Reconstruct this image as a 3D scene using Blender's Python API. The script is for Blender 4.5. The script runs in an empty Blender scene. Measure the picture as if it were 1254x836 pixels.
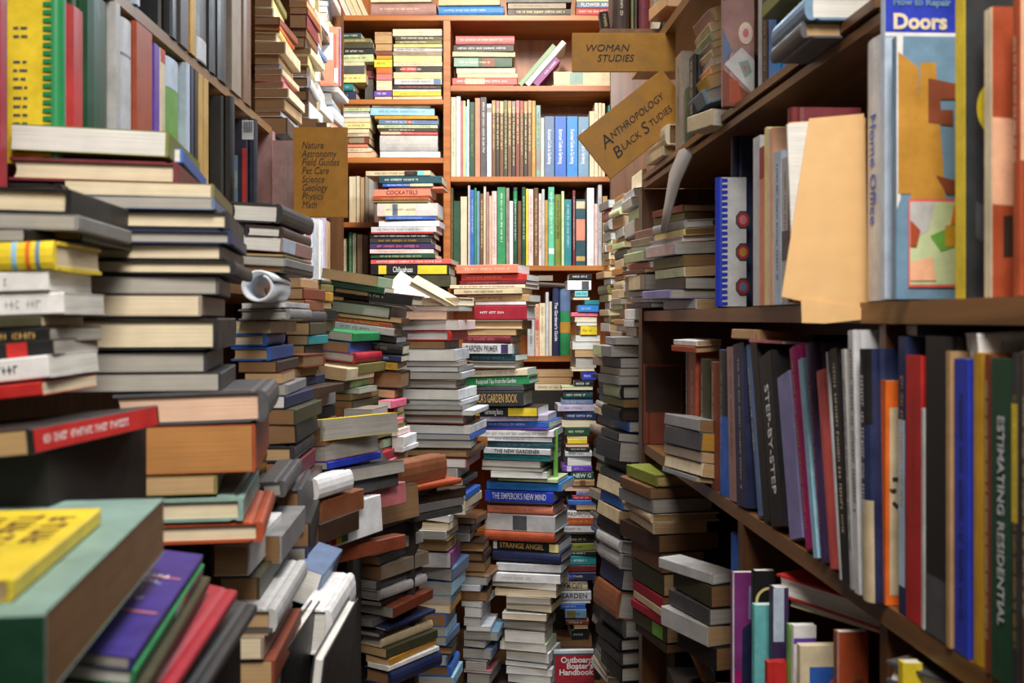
import bpy, bmesh, math, random
from mathutils import Matrix, Vector, Euler

random.seed(7)
C = bpy.context.scene.collection
PI = math.pi
F = 1300.0            # focal length in pixels of the 1254 wide frame
HOR = 390.0           # image row of the horizon
CX = 627.0
EYE = 1.15            # camera height above the floor


def at(px, py, Y):
    """The point of the room seen at (px, py) at distance Y from the camera."""
    return Vector(((px - CX) / F * Y, Y, EYE + (HOR - py) / F * Y))


# ------------------------------------------------------------------ materials
def lin(c):
    return tuple(((v / 255) / 12.92 if v / 255 <= .04045 else ((v / 255 + .055) / 1.055) ** 2.4) for v in c)


PAL = {  # word used in the labels, sRGB of the cloth or paper
    'black': ('black', (24, 24, 26)), 'charcoal': ('charcoal', (48, 49, 52)), 'dgrey': ('dark grey', (80, 80, 84)),
    'grey': ('grey', (136, 136, 138)), 'lgrey': ('light grey', (190, 190, 192)), 'silver': ('silver grey', (205, 207, 212)),
    'white': ('white', (236, 236, 238)), 'cream': ('cream', (232, 216, 184)), 'beige': ('beige', (212, 194, 160)),
    'tan': ('tan', (186, 148, 104)), 'kraft': ('kraft brown', (184, 128, 70)), 'brown': ('brown', (112, 76, 46)),
    'dbrown': ('dark brown', (62, 42, 30)), 'rbrown': ('reddish brown', (128, 62, 40)), 'leather': ('brown leather', (138, 82, 52)),
    'taupe': ('taupe', (150, 136, 122)), 'mauve': ('mauve', (168, 128, 124)), 'olive': ('olive', (124, 116, 64)),
    'dolive': ('dark olive', (66, 64, 42)), 'ochre': ('ochre', (190, 138, 50)), 'mustard': ('mustard', (200, 152, 40)),
    'yellow': ('yellow', (240, 212, 50)), 'pyellow': ('pale yellow', (240, 226, 150)), 'orange': ('orange', (236, 112, 34)),
    'rust': ('rust', (172, 76, 42)), 'salmon': ('salmon', (232, 138, 112)), 'coral': ('coral', (226, 96, 92)),
    'peach': ('peach', (244, 186, 150)), 'ppink': ('pale pink', (232, 204, 200)), 'pink': ('pink', (238, 110, 142)),
    'magenta': ('magenta', (176, 24, 110)), 'rose': ('dusty rose', (200, 116, 122)), 'red': ('red', (196, 42, 40)),
    'crimson': ('crimson', (166, 32, 52)), 'maroon': ('maroon', (112, 34, 42)), 'violet': ('violet', (104, 66, 180)),
    'dpurple': ('dark purple', (66, 46, 92)), 'indigo': ('purple', (56, 40, 132)), 'purple': ('purple', (136, 56, 132)), 'lavender': ('lavender', (150, 146, 204)),
    'lilac': ('lilac grey', (188, 178, 206)), 'navy': ('navy', (34, 44, 84)), 'cobalt': ('cobalt blue', (36, 60, 190)),
    'blue': ('blue', (52, 104, 196)), 'bblue': ('bright blue', (44, 132, 214)), 'sblue': ('slate blue', (96, 120, 160)),
    'steel': ('steel blue', (110, 146, 176)), 'lblue': ('light blue', (154, 204, 230)), 'pblue': ('pale blue', (196, 214, 236)),
    'dteal': ('dark teal', (26, 74, 84)), 'teal': ('teal', (34, 134, 142)), 'turq': ('turquoise', (110, 196, 200)),
    'dgreen': ('dark green', (28, 76, 52)), 'green': ('green', (40, 142, 86)), 'lgreen': ('leaf green', (110, 170, 70)),
    'mint': ('mint green', (86, 190, 150)), 'sage': ('sage green', (140, 168, 132)), 'pgreen': ('pale green', (200, 216, 168)),
    'ogreen': ('olive green', (122, 132, 48)), 'gteal': ('grey green', (134, 166, 158)), 'gold': ('gilt', (206, 168, 92)),
    'sign': ('mustard', (172, 116, 0)), 'dnavy': ('dark navy', (22, 26, 48)),
}
MATS = {}


def nodes(name, rough=.5):
    m = bpy.data.materials.new(name)
    m.use_nodes = True
    nt = m.node_tree
    b = nt.nodes['Principled BSDF']
    b.inputs['Roughness'].default_value = rough
    return m, nt, b


def cover_mat(key):
    if 'c' + key in MATS:
        return MATS['c' + key]
    col = lin(PAL[key][1])
    m, nt, b = nodes('book_cloth_' + key, .42)
    tc = nt.nodes.new('ShaderNodeTexCoord')
    oi = nt.nodes.new('ShaderNodeObjectInfo')
    ad = nt.nodes.new('ShaderNodeVectorMath'); ad.operation = 'ADD'
    nt.links.new(tc.outputs['Object'], ad.inputs[0]); nt.links.new(oi.outputs['Location'], ad.inputs[1])
    n1 = nt.nodes.new('ShaderNodeTexNoise'); n1.inputs['Scale'].default_value = 26; n1.inputs['Detail'].default_value = 6
    n1.inputs['Roughness'].default_value = .7
    nt.links.new(ad.outputs[0], n1.inputs['Vector'])
    r = nt.nodes.new('ShaderNodeValToRGB')
    e = r.color_ramp.elements
    e[0].position = .3; e[1].position = .72
    e[0].color = (*[v * .72 for v in col], 1)
    e[1].color = (*[min(1, v * 1.12 + .006) for v in col], 1)
    nt.links.new(n1.outputs['Fac'], r.inputs['Fac'])
    nt.links.new(r.outputs['Color'], b.inputs['Base Color'])
    rr = nt.nodes.new('ShaderNodeMapRange'); rr.inputs['To Min'].default_value = .3; rr.inputs['To Max'].default_value = .62
    nt.links.new(n1.outputs['Fac'], rr.inputs['Value']); nt.links.new(rr.outputs['Result'], b.inputs['Roughness'])
    MATS['c' + key] = m
    return m


PAGE = {'white': (232, 231, 226), 'cream': (232, 217, 186), 'tan': (196, 162, 118), 'grey': (176, 172, 164),
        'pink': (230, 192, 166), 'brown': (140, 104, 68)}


def page_mat(key):
    if 'p' + key in MATS:
        return MATS['p' + key]
    col = lin(PAGE[key] if key in PAGE else PAL[key][1])
    m, nt, b = nodes('page_edges_' + key, .85)
    tc = nt.nodes.new('ShaderNodeTexCoord')
    mp = nt.nodes.new('ShaderNodeMapping'); mp.inputs['Scale'].default_value = (9, 9, 900)
    nt.links.new(tc.outputs['Object'], mp.inputs['Vector'])
    n = nt.nodes.new('ShaderNodeTexNoise'); n.inputs['Scale'].default_value = 1.0; n.inputs['Detail'].default_value = 3
    nt.links.new(mp.outputs[0], n.inputs['Vector'])
    n2 = nt.nodes.new('ShaderNodeTexNoise'); n2.inputs['Scale'].default_value = 14; n2.inputs['Detail'].default_value = 4
    nt.links.new(tc.outputs['Object'], n2.inputs['Vector'])
    mx = nt.nodes.new('ShaderNodeMix'); mx.data_type = 'FLOAT'; mx.inputs[0].default_value = .4
    nt.links.new(n.outputs['Fac'], mx.inputs[2]); nt.links.new(n2.outputs['Fac'], mx.inputs[3])
    r = nt.nodes.new('ShaderNodeValToRGB')
    e = r.color_ramp.elements
    e[0].position = .34; e[1].position = .6
    e[0].color = (*[v * .6 for v in col], 1); e[1].color = (*col, 1)
    nt.links.new(mx.outputs[0], r.inputs['Fac']); nt.links.new(r.outputs['Color'], b.inputs['Base Color'])
    MATS['p' + key] = m
    return m


def plain(name, rgb, rough=.5, metal=0.):
    if name in MATS:
        return MATS[name]
    m, nt, b = nodes(name, rough)
    n = nt.nodes.new('ShaderNodeTexNoise'); n.inputs['Scale'].default_value = 40; n.inputs['Detail'].default_value = 4
    tc = nt.nodes.new('ShaderNodeTexCoord'); nt.links.new(tc.outputs['Object'], n.inputs['Vector'])
    r = nt.nodes.new('ShaderNodeValToRGB'); c = lin(rgb)
    r.color_ramp.elements[0].color = (*[v * .85 for v in c], 1); r.color_ramp.elements[1].color = (*[min(1, v * 1.08) for v in c], 1)
    nt.links.new(n.outputs['Fac'], r.inputs['Fac']); nt.links.new(r.outputs['Color'], b.inputs['Base Color'])
    b.inputs['Metallic'].default_value = metal
    MATS[name] = m
    return m


def wood(name, a, bcol, axis=0, rough=.4):
    if name in MATS:
        return MATS[name]
    m, nt, b = nodes(name, rough)
    tc = nt.nodes.new('ShaderNodeTexCoord')
    mp = nt.nodes.new('ShaderNodeMapping')
    s = [30, 30, 30]; s[axis] = 1.6
    mp.inputs['Scale'].default_value = s
    nt.links.new(tc.outputs['Object'], mp.inputs['Vector'])
    n = nt.nodes.new('ShaderNodeTexNoise'); n.inputs['Scale'].default_value = 1.4; n.inputs['Detail'].default_value = 8
    n.inputs['Distortion'].default_value = .6
    nt.links.new(mp.outputs[0], n.inputs['Vector'])
    r = nt.nodes.new('ShaderNodeValToRGB')
    e = r.color_ramp.elements
    e[0].position = .3; e[1].position = .7
    e[0].color = (*lin(a), 1); e[1].color = (*lin(bcol), 1)
    nt.links.new(n.outputs['Fac'], r.inputs['Fac']); nt.links.new(r.outputs['Color'], b.inputs['Base Color'])
    bp = nt.nodes.new('ShaderNodeBump'); bp.inputs['Strength'].default_value = .08; bp.inputs['Distance'].default_value = .002
    nt.links.new(n.outputs['Fac'], bp.inputs['Height']); nt.links.new(bp.outputs[0], b.inputs['Normal'])
    MATS[name] = m
    return m


# ------------------------------------------------------------------ objects
def mesh_obj(name, verts, faces, mat, parent=None, smooth=False):
    me = bpy.data.meshes.new(name)
    me.from_pydata([tuple(v) for v in verts], [], faces)
    me.update()
    if mat:
        me.materials.append(mat)
    if smooth:
        for p in me.polygons:
            p.use_smooth = True
    o = bpy.data.objects.new(name, me)
    C.objects.link(o)
    if parent:
        o.parent = parent
    return o


def tag(o, label=None, cat=None, group=None, kind=None):
    if label: o['label'] = label
    if cat: o['category'] = cat
    if group: o['group'] = group
    if kind: o['kind'] = kind
    return o


def empty(name, M):
    o = bpy.data.objects.new(name, None)
    o.empty_display_size = .02
    C.objects.link(o)
    o.matrix_world = M
    return o


def box_vf(x0, x1, y0, y1, z0, z1):
    v = [(x, y, z) for x in (x0, x1) for y in (y0, y1) for z in (z0, z1)]
    f = [(0, 1, 3, 2), (4, 6, 7, 5), (0, 4, 5, 1), (2, 3, 7, 6), (0, 2, 6, 4), (1, 5, 7, 3)]
    return v, f


def bevel_box(name, x0, x1, y0, y1, z0, z1, mat, parent=None, bev=.002):
    bm = bmesh.new()
    v, f = box_vf(x0, x1, y0, y1, z0, z1)
    vs = [bm.verts.new(p) for p in v]
    for q in f:
        bm.faces.new([vs[i] for i in q])
    bmesh.ops.recalc_face_normals(bm, faces=bm.faces)
    if bev:
        bmesh.ops.bevel(bm, geom=bm.edges[:], offset=bev, segments=2, affect='EDGES')
    me = bpy.data.meshes.new(name); bm.to_mesh(me); bm.free()
    me.materials.append(mat)
    o = bpy.data.objects.new(name, me); C.objects.link(o)
    if parent: o.parent = parent
    return o


def extrude_profile(prof, x0, x1):
    """prof: closed polygon in (y, z); returns verts and faces of the prism along x."""
    n = len(prof)
    v = [(x0, y, z) for y, z in prof] + [(x1, y, z) for y, z in prof]
    f = [(i, (i + 1) % n, n + (i + 1) % n, n + i) for i in range(n)]
    return v, f


# ------------------------------------------------------------------ the book
def cover_shape(L, W, t, hard, rnd):
    """A case or wrapper: spine along x at y = 0, boards running to y = W, thickness z 0..t."""
    th = min(.0028, t * .14) if hard else min(.0008, t * .08)
    b = (min(.007, t * .22) if rnd else min(.0012, t * .1))
    out, inn = [], []
    if hard:
        g = min(.0016, t * .08)
        out += [(W, 0), (b + .012, 0), (b + .008, g), (b + .004, 0)]
    else:
        out += [(W, 0), (b + .002, 0)]
    k = 6
    for i in range(k + 1):
        a = -PI / 2 + PI * i / k
        out.append((b - b * math.cos(a), t / 2 + t / 2 * math.sin(a) * (.999 if rnd else 1)))
    if not rnd:
        out = out[:-(k + 1)] + [(b, 0), (0, b), (0, t - b), (b, t)]
    if hard:
        out += [(b + .004, t), (b + .008, t - g), (b + .012, t), (W, t)]
    else:
        out += [(b + .002, t), (W, t)]
    inn = [(W, t - th), (b + th + .001, t - th), (b + th + .0005, t / 2), (b + th + .001, th), (W, th)]
    n_o, n_i = len(out), len(inn)
    prof = out + inn
    v, f = extrude_profile(prof, 0, L)
    n = len(prof)
    # end caps as quads strips: boards and spine
    io = lambda i: i
    half = next(i for i in range(n_o) if out[i][1] > t / 2 - 1e-9)
    for off, flip in ((0, False), (n, True)):
        lo = list(range(0, half + 1)) + [n_o + 2, n_o + 3, n_o + 4]
        hi = list(range(half, n_o)) + [n_o, n_o + 1, n_o + 2]
        for poly in (lo, hi):
            poly = [off + i for i in poly]
            f.append(tuple(poly if flip else reversed(poly)))
    return v, f, th, b


def page_shape(L, W, t, hard, th, b):
    ins = min(.0035, L * .02) if hard else .0003
    x0, x1 = ins, L - ins
    y0, y1 = b + th + .0012, W - ins
    z0, z1 = th + .0001, t - th - .0001
    c = min(.003, t * .12) if hard else 0.0004
    prof = [(y0, z0), (y1, z0)]
    for i in range(1, 4):
        s = i / 4
        prof.append((y1 - c * 4 * s * (1 - s), z0 + (z1 - z0) * s))
    prof += [(y1, z1), (y0, z1)]
    v, f = extrude_profile(prof, x0, x1)
    n = len(prof)
    f.append(tuple(reversed(range(n)))); f.append(tuple(range(n, 2 * n)))
    return v, f


def fix_normals(o):
    bm = bmesh.new(); bm.from_mesh(o.data)
    bmesh.ops.recalc_face_normals(bm, faces=bm.faces)
    bm.to_mesh(o.data); bm.free()


SPACE = .62


def text_obj(name, s, size, mat, parent, M, align='CENTER', width=None, shear=0., bold=0.):
    cu = bpy.data.curves.new(name, 'FONT')
    cu.body = s
    cu.size = size
    cu.align_x = align; cu.align_y = 'CENTER'
    cu.extrude = .00012
    cu.offset = bold
    cu.shear = shear
    cu.resolution_u = 3
    cu.materials.append(mat)
    o = bpy.data.objects.new(name, cu)
    C.objects.link(o)
    o.parent = parent
    if width:
        n = max(len(q) for q in s.split('\n'))
        est = size * SPACE * n
        k = width / est
        M = M @ Matrix.Diagonal((k, 1, 1, 1))
    o.matrix_local = M
    return o


def quads_obj(name, rects, y, mat, parent):
    v, f = [], []
    for (x0, x1, z0, z1) in rects:
        i = len(v)
        v += [(x0, y, z0), (x1, y, z0), (x1, y, z1), (x0, y, z1)]
        f.append((i, i + 1, i + 2, i + 3))
    return mesh_obj(name, v, f, mat, parent)


def lettering_rects(L, t, rng):
    """Worn, unreadable lettering: rows of small strokes."""
    out = []
    h = min(t * rng.uniform(.28, .42), .0065)
    zc = t * .5
    x = L * rng.uniform(.06, .16)
    end = L * rng.uniform(.55, .9)
    while x < end:
        nlet = rng.randint(3, 9)
        for _ in range(nlet):
            w = h * rng.uniform(.3, .62)
            kind = rng.random()
            z0, z1 = zc - h / 2, zc + h / 2
            if kind < .5:
                out.append((x, x + w * .34, z0, z1)); out.append((x + w * .34, x + w, z1 - h * .26, z1))
                if kind < .25: out.append((x + w * .34, x + w * .9, z0, z0 + h * .24))
            else:
                out.append((x + w * .3, x + w * .66, z0, z1)); out.append((x, x + w, zc - h * .1, zc + h * .12))
            x += w + h * .16
            if x > end: break
        x += h * .7
    return out


ORD = ['', 'first', 'second', 'third', 'fourth', 'fifth', 'sixth', 'seventh', 'eighth', 'ninth', 'tenth', 'eleventh', 'twelfth',
       'thirteenth', 'fourteenth', 'fifteenth', 'sixteenth', 'seventeenth', 'eighteenth', 'nineteenth', 'twentieth']
TENS = {20: 'twenty', 30: 'thirty', 40: 'forty', 50: 'fifty', 60: 'sixty'}


def ordinal(n):
    if n <= 20: return ORD[n]
    t = n // 10 * 10
    return {30: 'thirtieth', 40: 'fortieth', 50: 'fiftieth', 60: 'sixtieth'}[t] if n % 10 == 0 else TENS[t] + '-' + ORD[n % 10]


LIGHT_ON = {'black', 'charcoal', 'dgrey', 'brown', 'dbrown', 'rbrown', 'dolive', 'rust', 'red', 'crimson', 'maroon', 'violet', 'dpurple',
            'purple', 'indigo', 'dnavy', 'navy', 'cobalt', 'blue', 'bblue', 'dteal', 'teal', 'dgreen', 'green', 'magenta', 'leather', 'coral', 'olive', 'sblue'}
KIND = {'h': ('hardback_book', 'hardback'), 'p': ('paperback_book', 'paperback')}


def book(M, L, W, t, color, hard=True, page='cream', rnd=None, title=None, tcol=None, bands=(), letters=False, label=None, group=None, tsize=None, tc_=.5, tw_=.86):
    """One book: an Empty that parents its cover, its page block and its lettering. Local frame: spine along x at y = 0."""
    rng = random.Random(int(abs(M[0][3] * 7919 + M[1][3] * 104729 + M[2][3] * 1299709) * 1000) % 10 ** 9)
    name, word = KIND['h' if hard else 'p']
    if not hard and L < .158: name = 'pocket_paperback'
    root = empty(name, M)
    tag(root, label, 'book', group)
    if rnd is None: rnd = hard and rng.random() < .75
    v, f, th, b = cover_shape(L, W, t, hard, rnd)
    cm = cover_mat(color)
    o = mesh_obj('cover', v, f, cm, root); fix_normals(o)
    v, f = page_shape(L, W, t, hard, th, b)
    o = mesh_obj('page_block', v, f, page_mat(page), root); fix_normals(o)
    y = -.0004
    for bd in bands:
        u0, u1, c = bd[:3]
        z0, z1 = (bd[3], bd[4]) if len(bd) > 4 else (.06, .94)
        zz = b if not rnd else b * .9
        # a printed patch that wraps the spine
        if rnd:
            vs, fs = [], []
            k = 6
            for i in range(k + 1):
                a = -PI / 2 * .93 + PI * .93 * i / k
                yy = b - b * math.cos(a) - .0003
                z = t / 2 + t / 2 * math.sin(a)
                vs += [(L * u0, yy, z), (L * u1, yy, z)]
            for i in range(k):
                fs.append((2 * i, 2 * i + 1, 2 * i + 3, 2 * i + 2))
            mesh_obj('spine_panel', vs, fs, cover_mat(c), root, True)
        else:
            quads_obj('spine_panel', [(L * u0, L * u1, t * z0, t * z1)], -.0003, cover_mat(c), root)
    if title:
        tm = cover_mat(tcol or ('white' if color in LIGHT_ON else 'charcoal'))
        s = tsize or t * .8
        text_obj('title_lettering', title, s, tm, root,
                 Matrix.Translation((L * tc_, y - .0004, t * .5)) @ Matrix.Rotation(PI / 2, 4, 'X'), width=min(L * tw_, s * SPACE * len(title)), bold=.0002)
    elif letters and t > .008:
        tm = cover_mat(tcol or (rng.choice(['cream', 'white', 'gold']) if color in LIGHT_ON else rng.choice(['charcoal', 'dgrey', 'brown'])))
        quads_obj('title_lettering', lettering_rects(L, t, rng), y, tm, root)
    return root


# orientation of the canonical book inside a frame that looks along +y (viewer at -y)
def lay(side, L, W):
    if side == 'F': return Matrix.Identity(4)
    if side == 'R': return Matrix.Translation((W, 0, 0)) @ Matrix.Rotation(PI / 2, 4, 'Z')
    if side == 'B': return Matrix.Translation((L, W, 0)) @ Matrix.Rotation(PI, 4, 'Z')
    return Matrix.Translation((0, L, 0)) @ Matrix.Rotation(-PI / 2, 4, 'Z')


def stand(side, h, W, t):
    """Standing: local x runs down, thickness runs to the viewer's right. side F: spine to the viewer, B: page edges to the viewer."""
    m = Matrix(((0, 0, 1, 0), (0, 1, 0, 0), (-1, 0, 0, h), (0, 0, 0, 1)))
    if side == 'B':
        m = Matrix.Translation((t, W, 0)) @ Matrix.Rotation(PI, 4, 'Z') @ m
    return m


def parse(line):
    line, _, title = line.partition('|')
    w = line.split()
    opt = {}
    while w and '=' in w[-1]:
        k, v = w.pop().split('=')
        opt[k] = v
    return w, opt, title.strip() or None


def parse_bands(s):
    out = []
    for q in (s.split(',') if s else []):
        a, b, c = q.split('-')
        out.append((float(a), float(b), c))
    return out


EDGE_WORD = {'F': 'spine out', 'B': 'page edges out', 'R': 'end out', 'L': 'end out'}


def describe(color, kind, side, page, n, where, lead='top'):
    word = KIND[kind][1]
    if side == 'F':
        d = f"{PAL[color][0]} {word}, spine out"
    else:
        d = f"{PAL[color][0]} {word} showing {page} pages"
    return d


def rows(txt):
    return [q for q in (l.strip() for l in txt.strip().split('\n')) if q and not q.startswith('#')]


def pile(txt, Y, yaw, where, group, wd=.16, roll=0., jit=1.5, shrink=.965, letters=True, hide=None):
    """A pile of lying books. Each line: top row, bottom row, left, right edge of the face seen, colour, side+kind, page tint."""
    items = rows(txt)
    parsed = []
    for l in items:
        parsed.append(parse(l))
    order = sorted(range(len(parsed)), key=lambda i: (float(parsed[i][0][0]) + float(parsed[i][0][1])) / 2)
    rank = {i: k + 1 for k, i in enumerate(order)}
    low = 1e9
    for i, (w, opt, title) in enumerate(parsed):
        yt, yb, xl, xr = map(float, w[:4])
        col, side, kind, page = w[4], w[5][0], w[5][1], w[6]
        rng = random.Random(i * 31 + int(xl * 7) + int(yt * 13))
        yw = math.radians(float(opt['y']) if 'y' in opt else yaw + rng.uniform(-jit, jit))
        rl = math.radians(float(opt.get('r', roll)))
        Yc = float(opt.get('Y', Y)) + rng.uniform(-.004, .004)
        t = (yb - yt) * Yc / F * shrink
        near_right = yw <= 0
        cs, sn, ul, ur = math.cos(yw), math.sin(yw), (xl - CX) / F, (xr - CX) / F
        wide = (ur * Yc - ul * Yc) / (cs - (ul if near_right else ur) * sn)
        if side in 'FB':
            L = wide; W = float(opt.get('w', min(max(wide * .7, wd * .7), wd * 1.3)))
        else:
            W = wide; L = float(opt.get('w', min(max(wide * 1.4, wd), wd * 1.5)))
        p = at(xr if near_right else xl, yb, Yc)
        O = lay(side, L, W)
        sh = Matrix.Translation((-wide, 0, 0)) if near_right else Matrix.Identity(4)
        M = Matrix.Translation(p) @ Matrix.Rotation(yw, 4, 'Z') @ Matrix.Rotation(-rl, 4, 'Y') @ Matrix.Rotation(math.radians(float(opt.get('p', 0))), 4, 'X') @ sh @ O
        pos = 'topmost in' if rank[i] == 1 else (f'{ordinal(rank[i])} from top of')
        lab = f"{describe(col, kind, side, page, 0, where)}, {pos} {where}"
        if 'lab' in opt: lab = opt['lab'].replace('_', ' ')
        book(M, L, W, t, col, kind == 'h', page, title=title, tcol=opt.get('tc'), bands=parse_bands(opt.get('b')),
             letters=letters and side == 'F' and 'nl' not in opt, label=lab, group=group, rnd=None if 'rnd' not in opt else opt['rnd'] == '1', tc_=float(opt.get('c', .5)), tw_=float(opt.get('tw', .86)))
        low = min(low, p.z)
    return low


def shelf_row(txt, Y, zb, where, group, depth=.2, letters=True):
    """Standing books on a shelf that faces the camera. Each line: left, right, top row, colour, side+kind, page; n=lean degrees, yb=bottom row."""
    for i, l in enumerate(rows(txt)):
        w, opt, title = parse(l)
        xl, xr, yt = map(float, w[:3])
        col, side, kind, page = w[3], w[4][0], w[4][1], w[5]
        rng = random.Random(i * 17 + int(xl))
        Yc = float(opt.get('Y', Y + rng.uniform(0, .012)))
        t = (xr - xl) * Yc / F * .97
        z0 = zb if 'yb' not in opt else at(0, float(opt['yb']), Yc).z
        h = at(0, yt, Yc).z - z0
        lean = math.radians(float(opt.get('n', 0)))
        if lean: h = float(opt.get('h', h))
        W = min(depth, h * .78)
        x0 = at(xl, 0, Yc).x
        M = Matrix.Translation((x0, Yc, z0)) @ Matrix.Rotation(math.radians(rng.uniform(-.6, .6)), 4, 'Z')
        if lean > 0:   # leans to the viewer's right: pivot on its right foot
            M = M @ Matrix.Translation((t, 0, 0)) @ Matrix.Rotation(lean, 4, 'Y') @ Matrix.Translation((-t, 0, 0))
        elif lean < 0:
            M = M @ Matrix.Rotation(lean, 4, 'Y')
        M = M @ stand(side, h, W, t)
        lab = f"{describe(col, kind, side, page, 0, where)}, {ordinal(i + 1)} from the left {where}"
        if 'lab' in opt: lab = opt['lab'].replace('_', ' ')
        book(M, h, W, t, col, kind == 'h', page, title=title, tcol=opt.get('tc'), bands=parse_bands(opt.get('b')),
             letters=letters and side == 'F' and 'nl' not in opt, label=lab, group=group, rnd=None if 'rnd' not in opt else opt['rnd'] == '1',
             tsize=float(opt['ts']) * t if 'ts' in opt else None)


def wall_x(side, Y):
    return -.0246 * Y - .4446 if side == 'L' else .427 - .0515 * Y


def wall_Y(side, px):
    return 578 / (595 - px) if side == 'L' else 555 / (px - 560)


def wall_row(side, txt, zb, where, group, depth=.17, letters=True, zmax=9.):
    """Standing books along an aisle wall, spines to the aisle. Each line: spine's two picture columns a b, top row, colour, kind, page.
    Listed from the nearest book on the left wall and from the farthest on the right wall; they never run into each other."""
    edge = None
    recs = []
    for i, l in enumerate(rows(txt)):
        w, opt, title = parse(l)
        a, b, yt = map(float, w[:3])
        recs.append((i, a, b, yt, w[3], w[4], w[5], opt, title))
    for (i, a, b, yt, col, kind, page, opt, title) in recs:
        rng = random.Random(i * 13 + int(a))
        if side == 'L':
            Yn = wall_Y('L', a) if 'Y' not in opt else float(opt['Y'])
            if edge is not None: Yn = max(Yn, edge + .0015)
            X = (a - CX) / F * Yn
            Yf = F * X / (b - CX)
            Yf = min(Yf, Yn + float(opt.get('tmax', .07)))
            edge = Yf
        else:
            Yf = wall_Y('R', a) if 'Y' not in opt else float(opt['Y'])
            if edge is not None: Yf = min(Yf, edge - .0015)
            X = (a - CX) / F * Yf
            Yn = F * X / (b - CX)
            Yn = max(Yn, Yf - float(opt.get('tmax', .06)))
            edge = Yn
        t = abs(Yf - Yn)
        Yt = Yn
        z1 = min(zmax, EYE + (HOR - yt) / F * Yt)
        z0 = zb if 'yb' not in opt else at(0, float(opt['yb']), Yn).z
        h = z1 - z0
        lean = math.radians(float(opt.get('n', 0)))
        if lean:
            h = h / math.cos(lean) - t * math.sin(lean)
            edge -= t * .05 + .002
        W = float(opt.get('w', min(depth, h * .8)))
        if side == 'L':
            # viewer looks to -x, his right is +y
            M = Matrix.Translation((X, Yn, z0)) @ Matrix.Rotation(PI / 2 + math.radians(1.4), 4, 'Z')
            if lean: M = M @ Matrix.Rotation(-lean, 4, 'Y')
        else:
            M = Matrix.Translation((X, Yf, z0)) @ Matrix.Rotation(-PI / 2 + math.radians(2.9), 4, 'Z')
            if lean: M = M @ Matrix.Rotation(-lean, 4, 'Y')
        M = M @ stand(opt.get('s', 'F'), h, W, t)
        lab = f"{describe(col, kind, opt.get('s', 'F'), page, 0, where)}, {ordinal(i + 1)} from the left {where}"
        if 'lab' in opt: lab = opt['lab'].replace('_', ' ')
        book(M, h, W, t, col, kind == 'h', page, title=title, tcol=opt.get('tc'), bands=parse_bands(opt.get('b')),
             letters=letters and 'nl' not in opt, label=lab, group=group, rnd=None if 'rnd' not in opt else opt['rnd'] == '1',
             tsize=float(opt['ts']) * t if 'ts' in opt else None)

# ------------------------------------------------------------------ the room and the bookcases
W_BACK = wood('wood_honey', (152, 86, 34), (190, 118, 56), 0)
W_BACKP = wood('wood_honey_panel', (146, 82, 34), (182, 110, 52), 2)
W_DARK = wood('wood_walnut', (70, 44, 24), (104, 66, 36), 2)
W_DARKH = wood('wood_walnut_boards', (96, 66, 38), (140, 98, 58), 1)
W_RAW = wood('wood_pine_board', (112, 80, 48), (150, 112, 70), 1)
W_FLOOR = wood('wood_floorboards', (84, 58, 36), (120, 84, 52), 1)
W_PLINTH = wood('shade_dark_board', (20, 14, 10), (32, 24, 18), 0, .7)  # near-black colour paints the shadowed gaps under and between the piles
PLASTER = plain('plaster', (150, 138, 120), .9)


def structure(name, x0, x1, y0, y1, z0, z1, mat):
    o = bevel_box(name, x0, x1, y0, y1, z0, z1, mat, bev=0)
    return tag(o, kind='structure')


structure('floor', -1.6, 1.6, -1.2, 4.5, -.05, 0, W_FLOOR)
structure('ceiling', -1.6, 1.6, -1.2, 4.5, 2.75, 2.8, PLASTER)
structure('wall_back', -1.6, 1.6, 4.3, 4.4, 0, 2.75, PLASTER)
structure('wall_left', -1.0, -.9, -1.2, 4.3, 0, 2.75, PLASTER)
structure('wall_right', 1.0, 1.1, -1.2, 4.3, 0, 2.75, PLASTER)
N_TRIM = [0]


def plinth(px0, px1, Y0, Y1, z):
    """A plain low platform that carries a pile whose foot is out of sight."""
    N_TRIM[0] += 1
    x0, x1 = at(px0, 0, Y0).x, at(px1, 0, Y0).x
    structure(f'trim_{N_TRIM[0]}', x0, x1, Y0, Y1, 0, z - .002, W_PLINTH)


def Zy(py, Y):
    return EYE + (HOR - py) / F * Y


def Xp(px, Y):
    return (px - CX) / F * Y


# back bookcase, facing the camera at the end of the aisle
YB = 3.72
bk = empty('bookcase', Matrix.Translation((Xp(548, YB), YB, 0)))
tag(bk, 'orange-brown wooden bookcase across the far end of the aisle', 'bookcase')
INV = Matrix.Translation((-Xp(548, YB), -YB, 0))


def bk_box(name, px0, px1, py0, py1, d0=0., d1=.26, mat=W_BACK):
    o = bevel_box(name, Xp(px0, YB), Xp(px1, YB), YB + d0, YB + d1, Zy(py1, YB), Zy(py0, YB), mat, bk, .0015)
    o.data.transform(INV)
    return o


bk_box('back_panel', 404, 772, -70, 790, .262, .272, W_BACKP)
bk_box('divider', 543, 551.5, 25.2, 790)
bk_box('side_panel', 757, 764, -70, 790, -.004)
bk_box('side_panel', 398, 405, -70, 790, -.004)
for (a, b, y0, y1) in ((405, 757, 18.5, 25), (405, 543, 121.5, 127.5), (405, 543, 193, 199.5), (405, 543, 272, 278.5),
                       (405, 543, 351, 358), (551.5, 757, 105, 111.5), (551.5, 757, 216, 222.5), (551.5, 757, 325, 331.5), (551.5, 757, 436, 443),
                       (405, 543, 440, 447), (551.5, 757, 540, 547), (405, 543, 540, 547), (551.5, 757, 650, 657)):
    bk_box('shelf_board', a + .2, b - .2, y0, y1)

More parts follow.
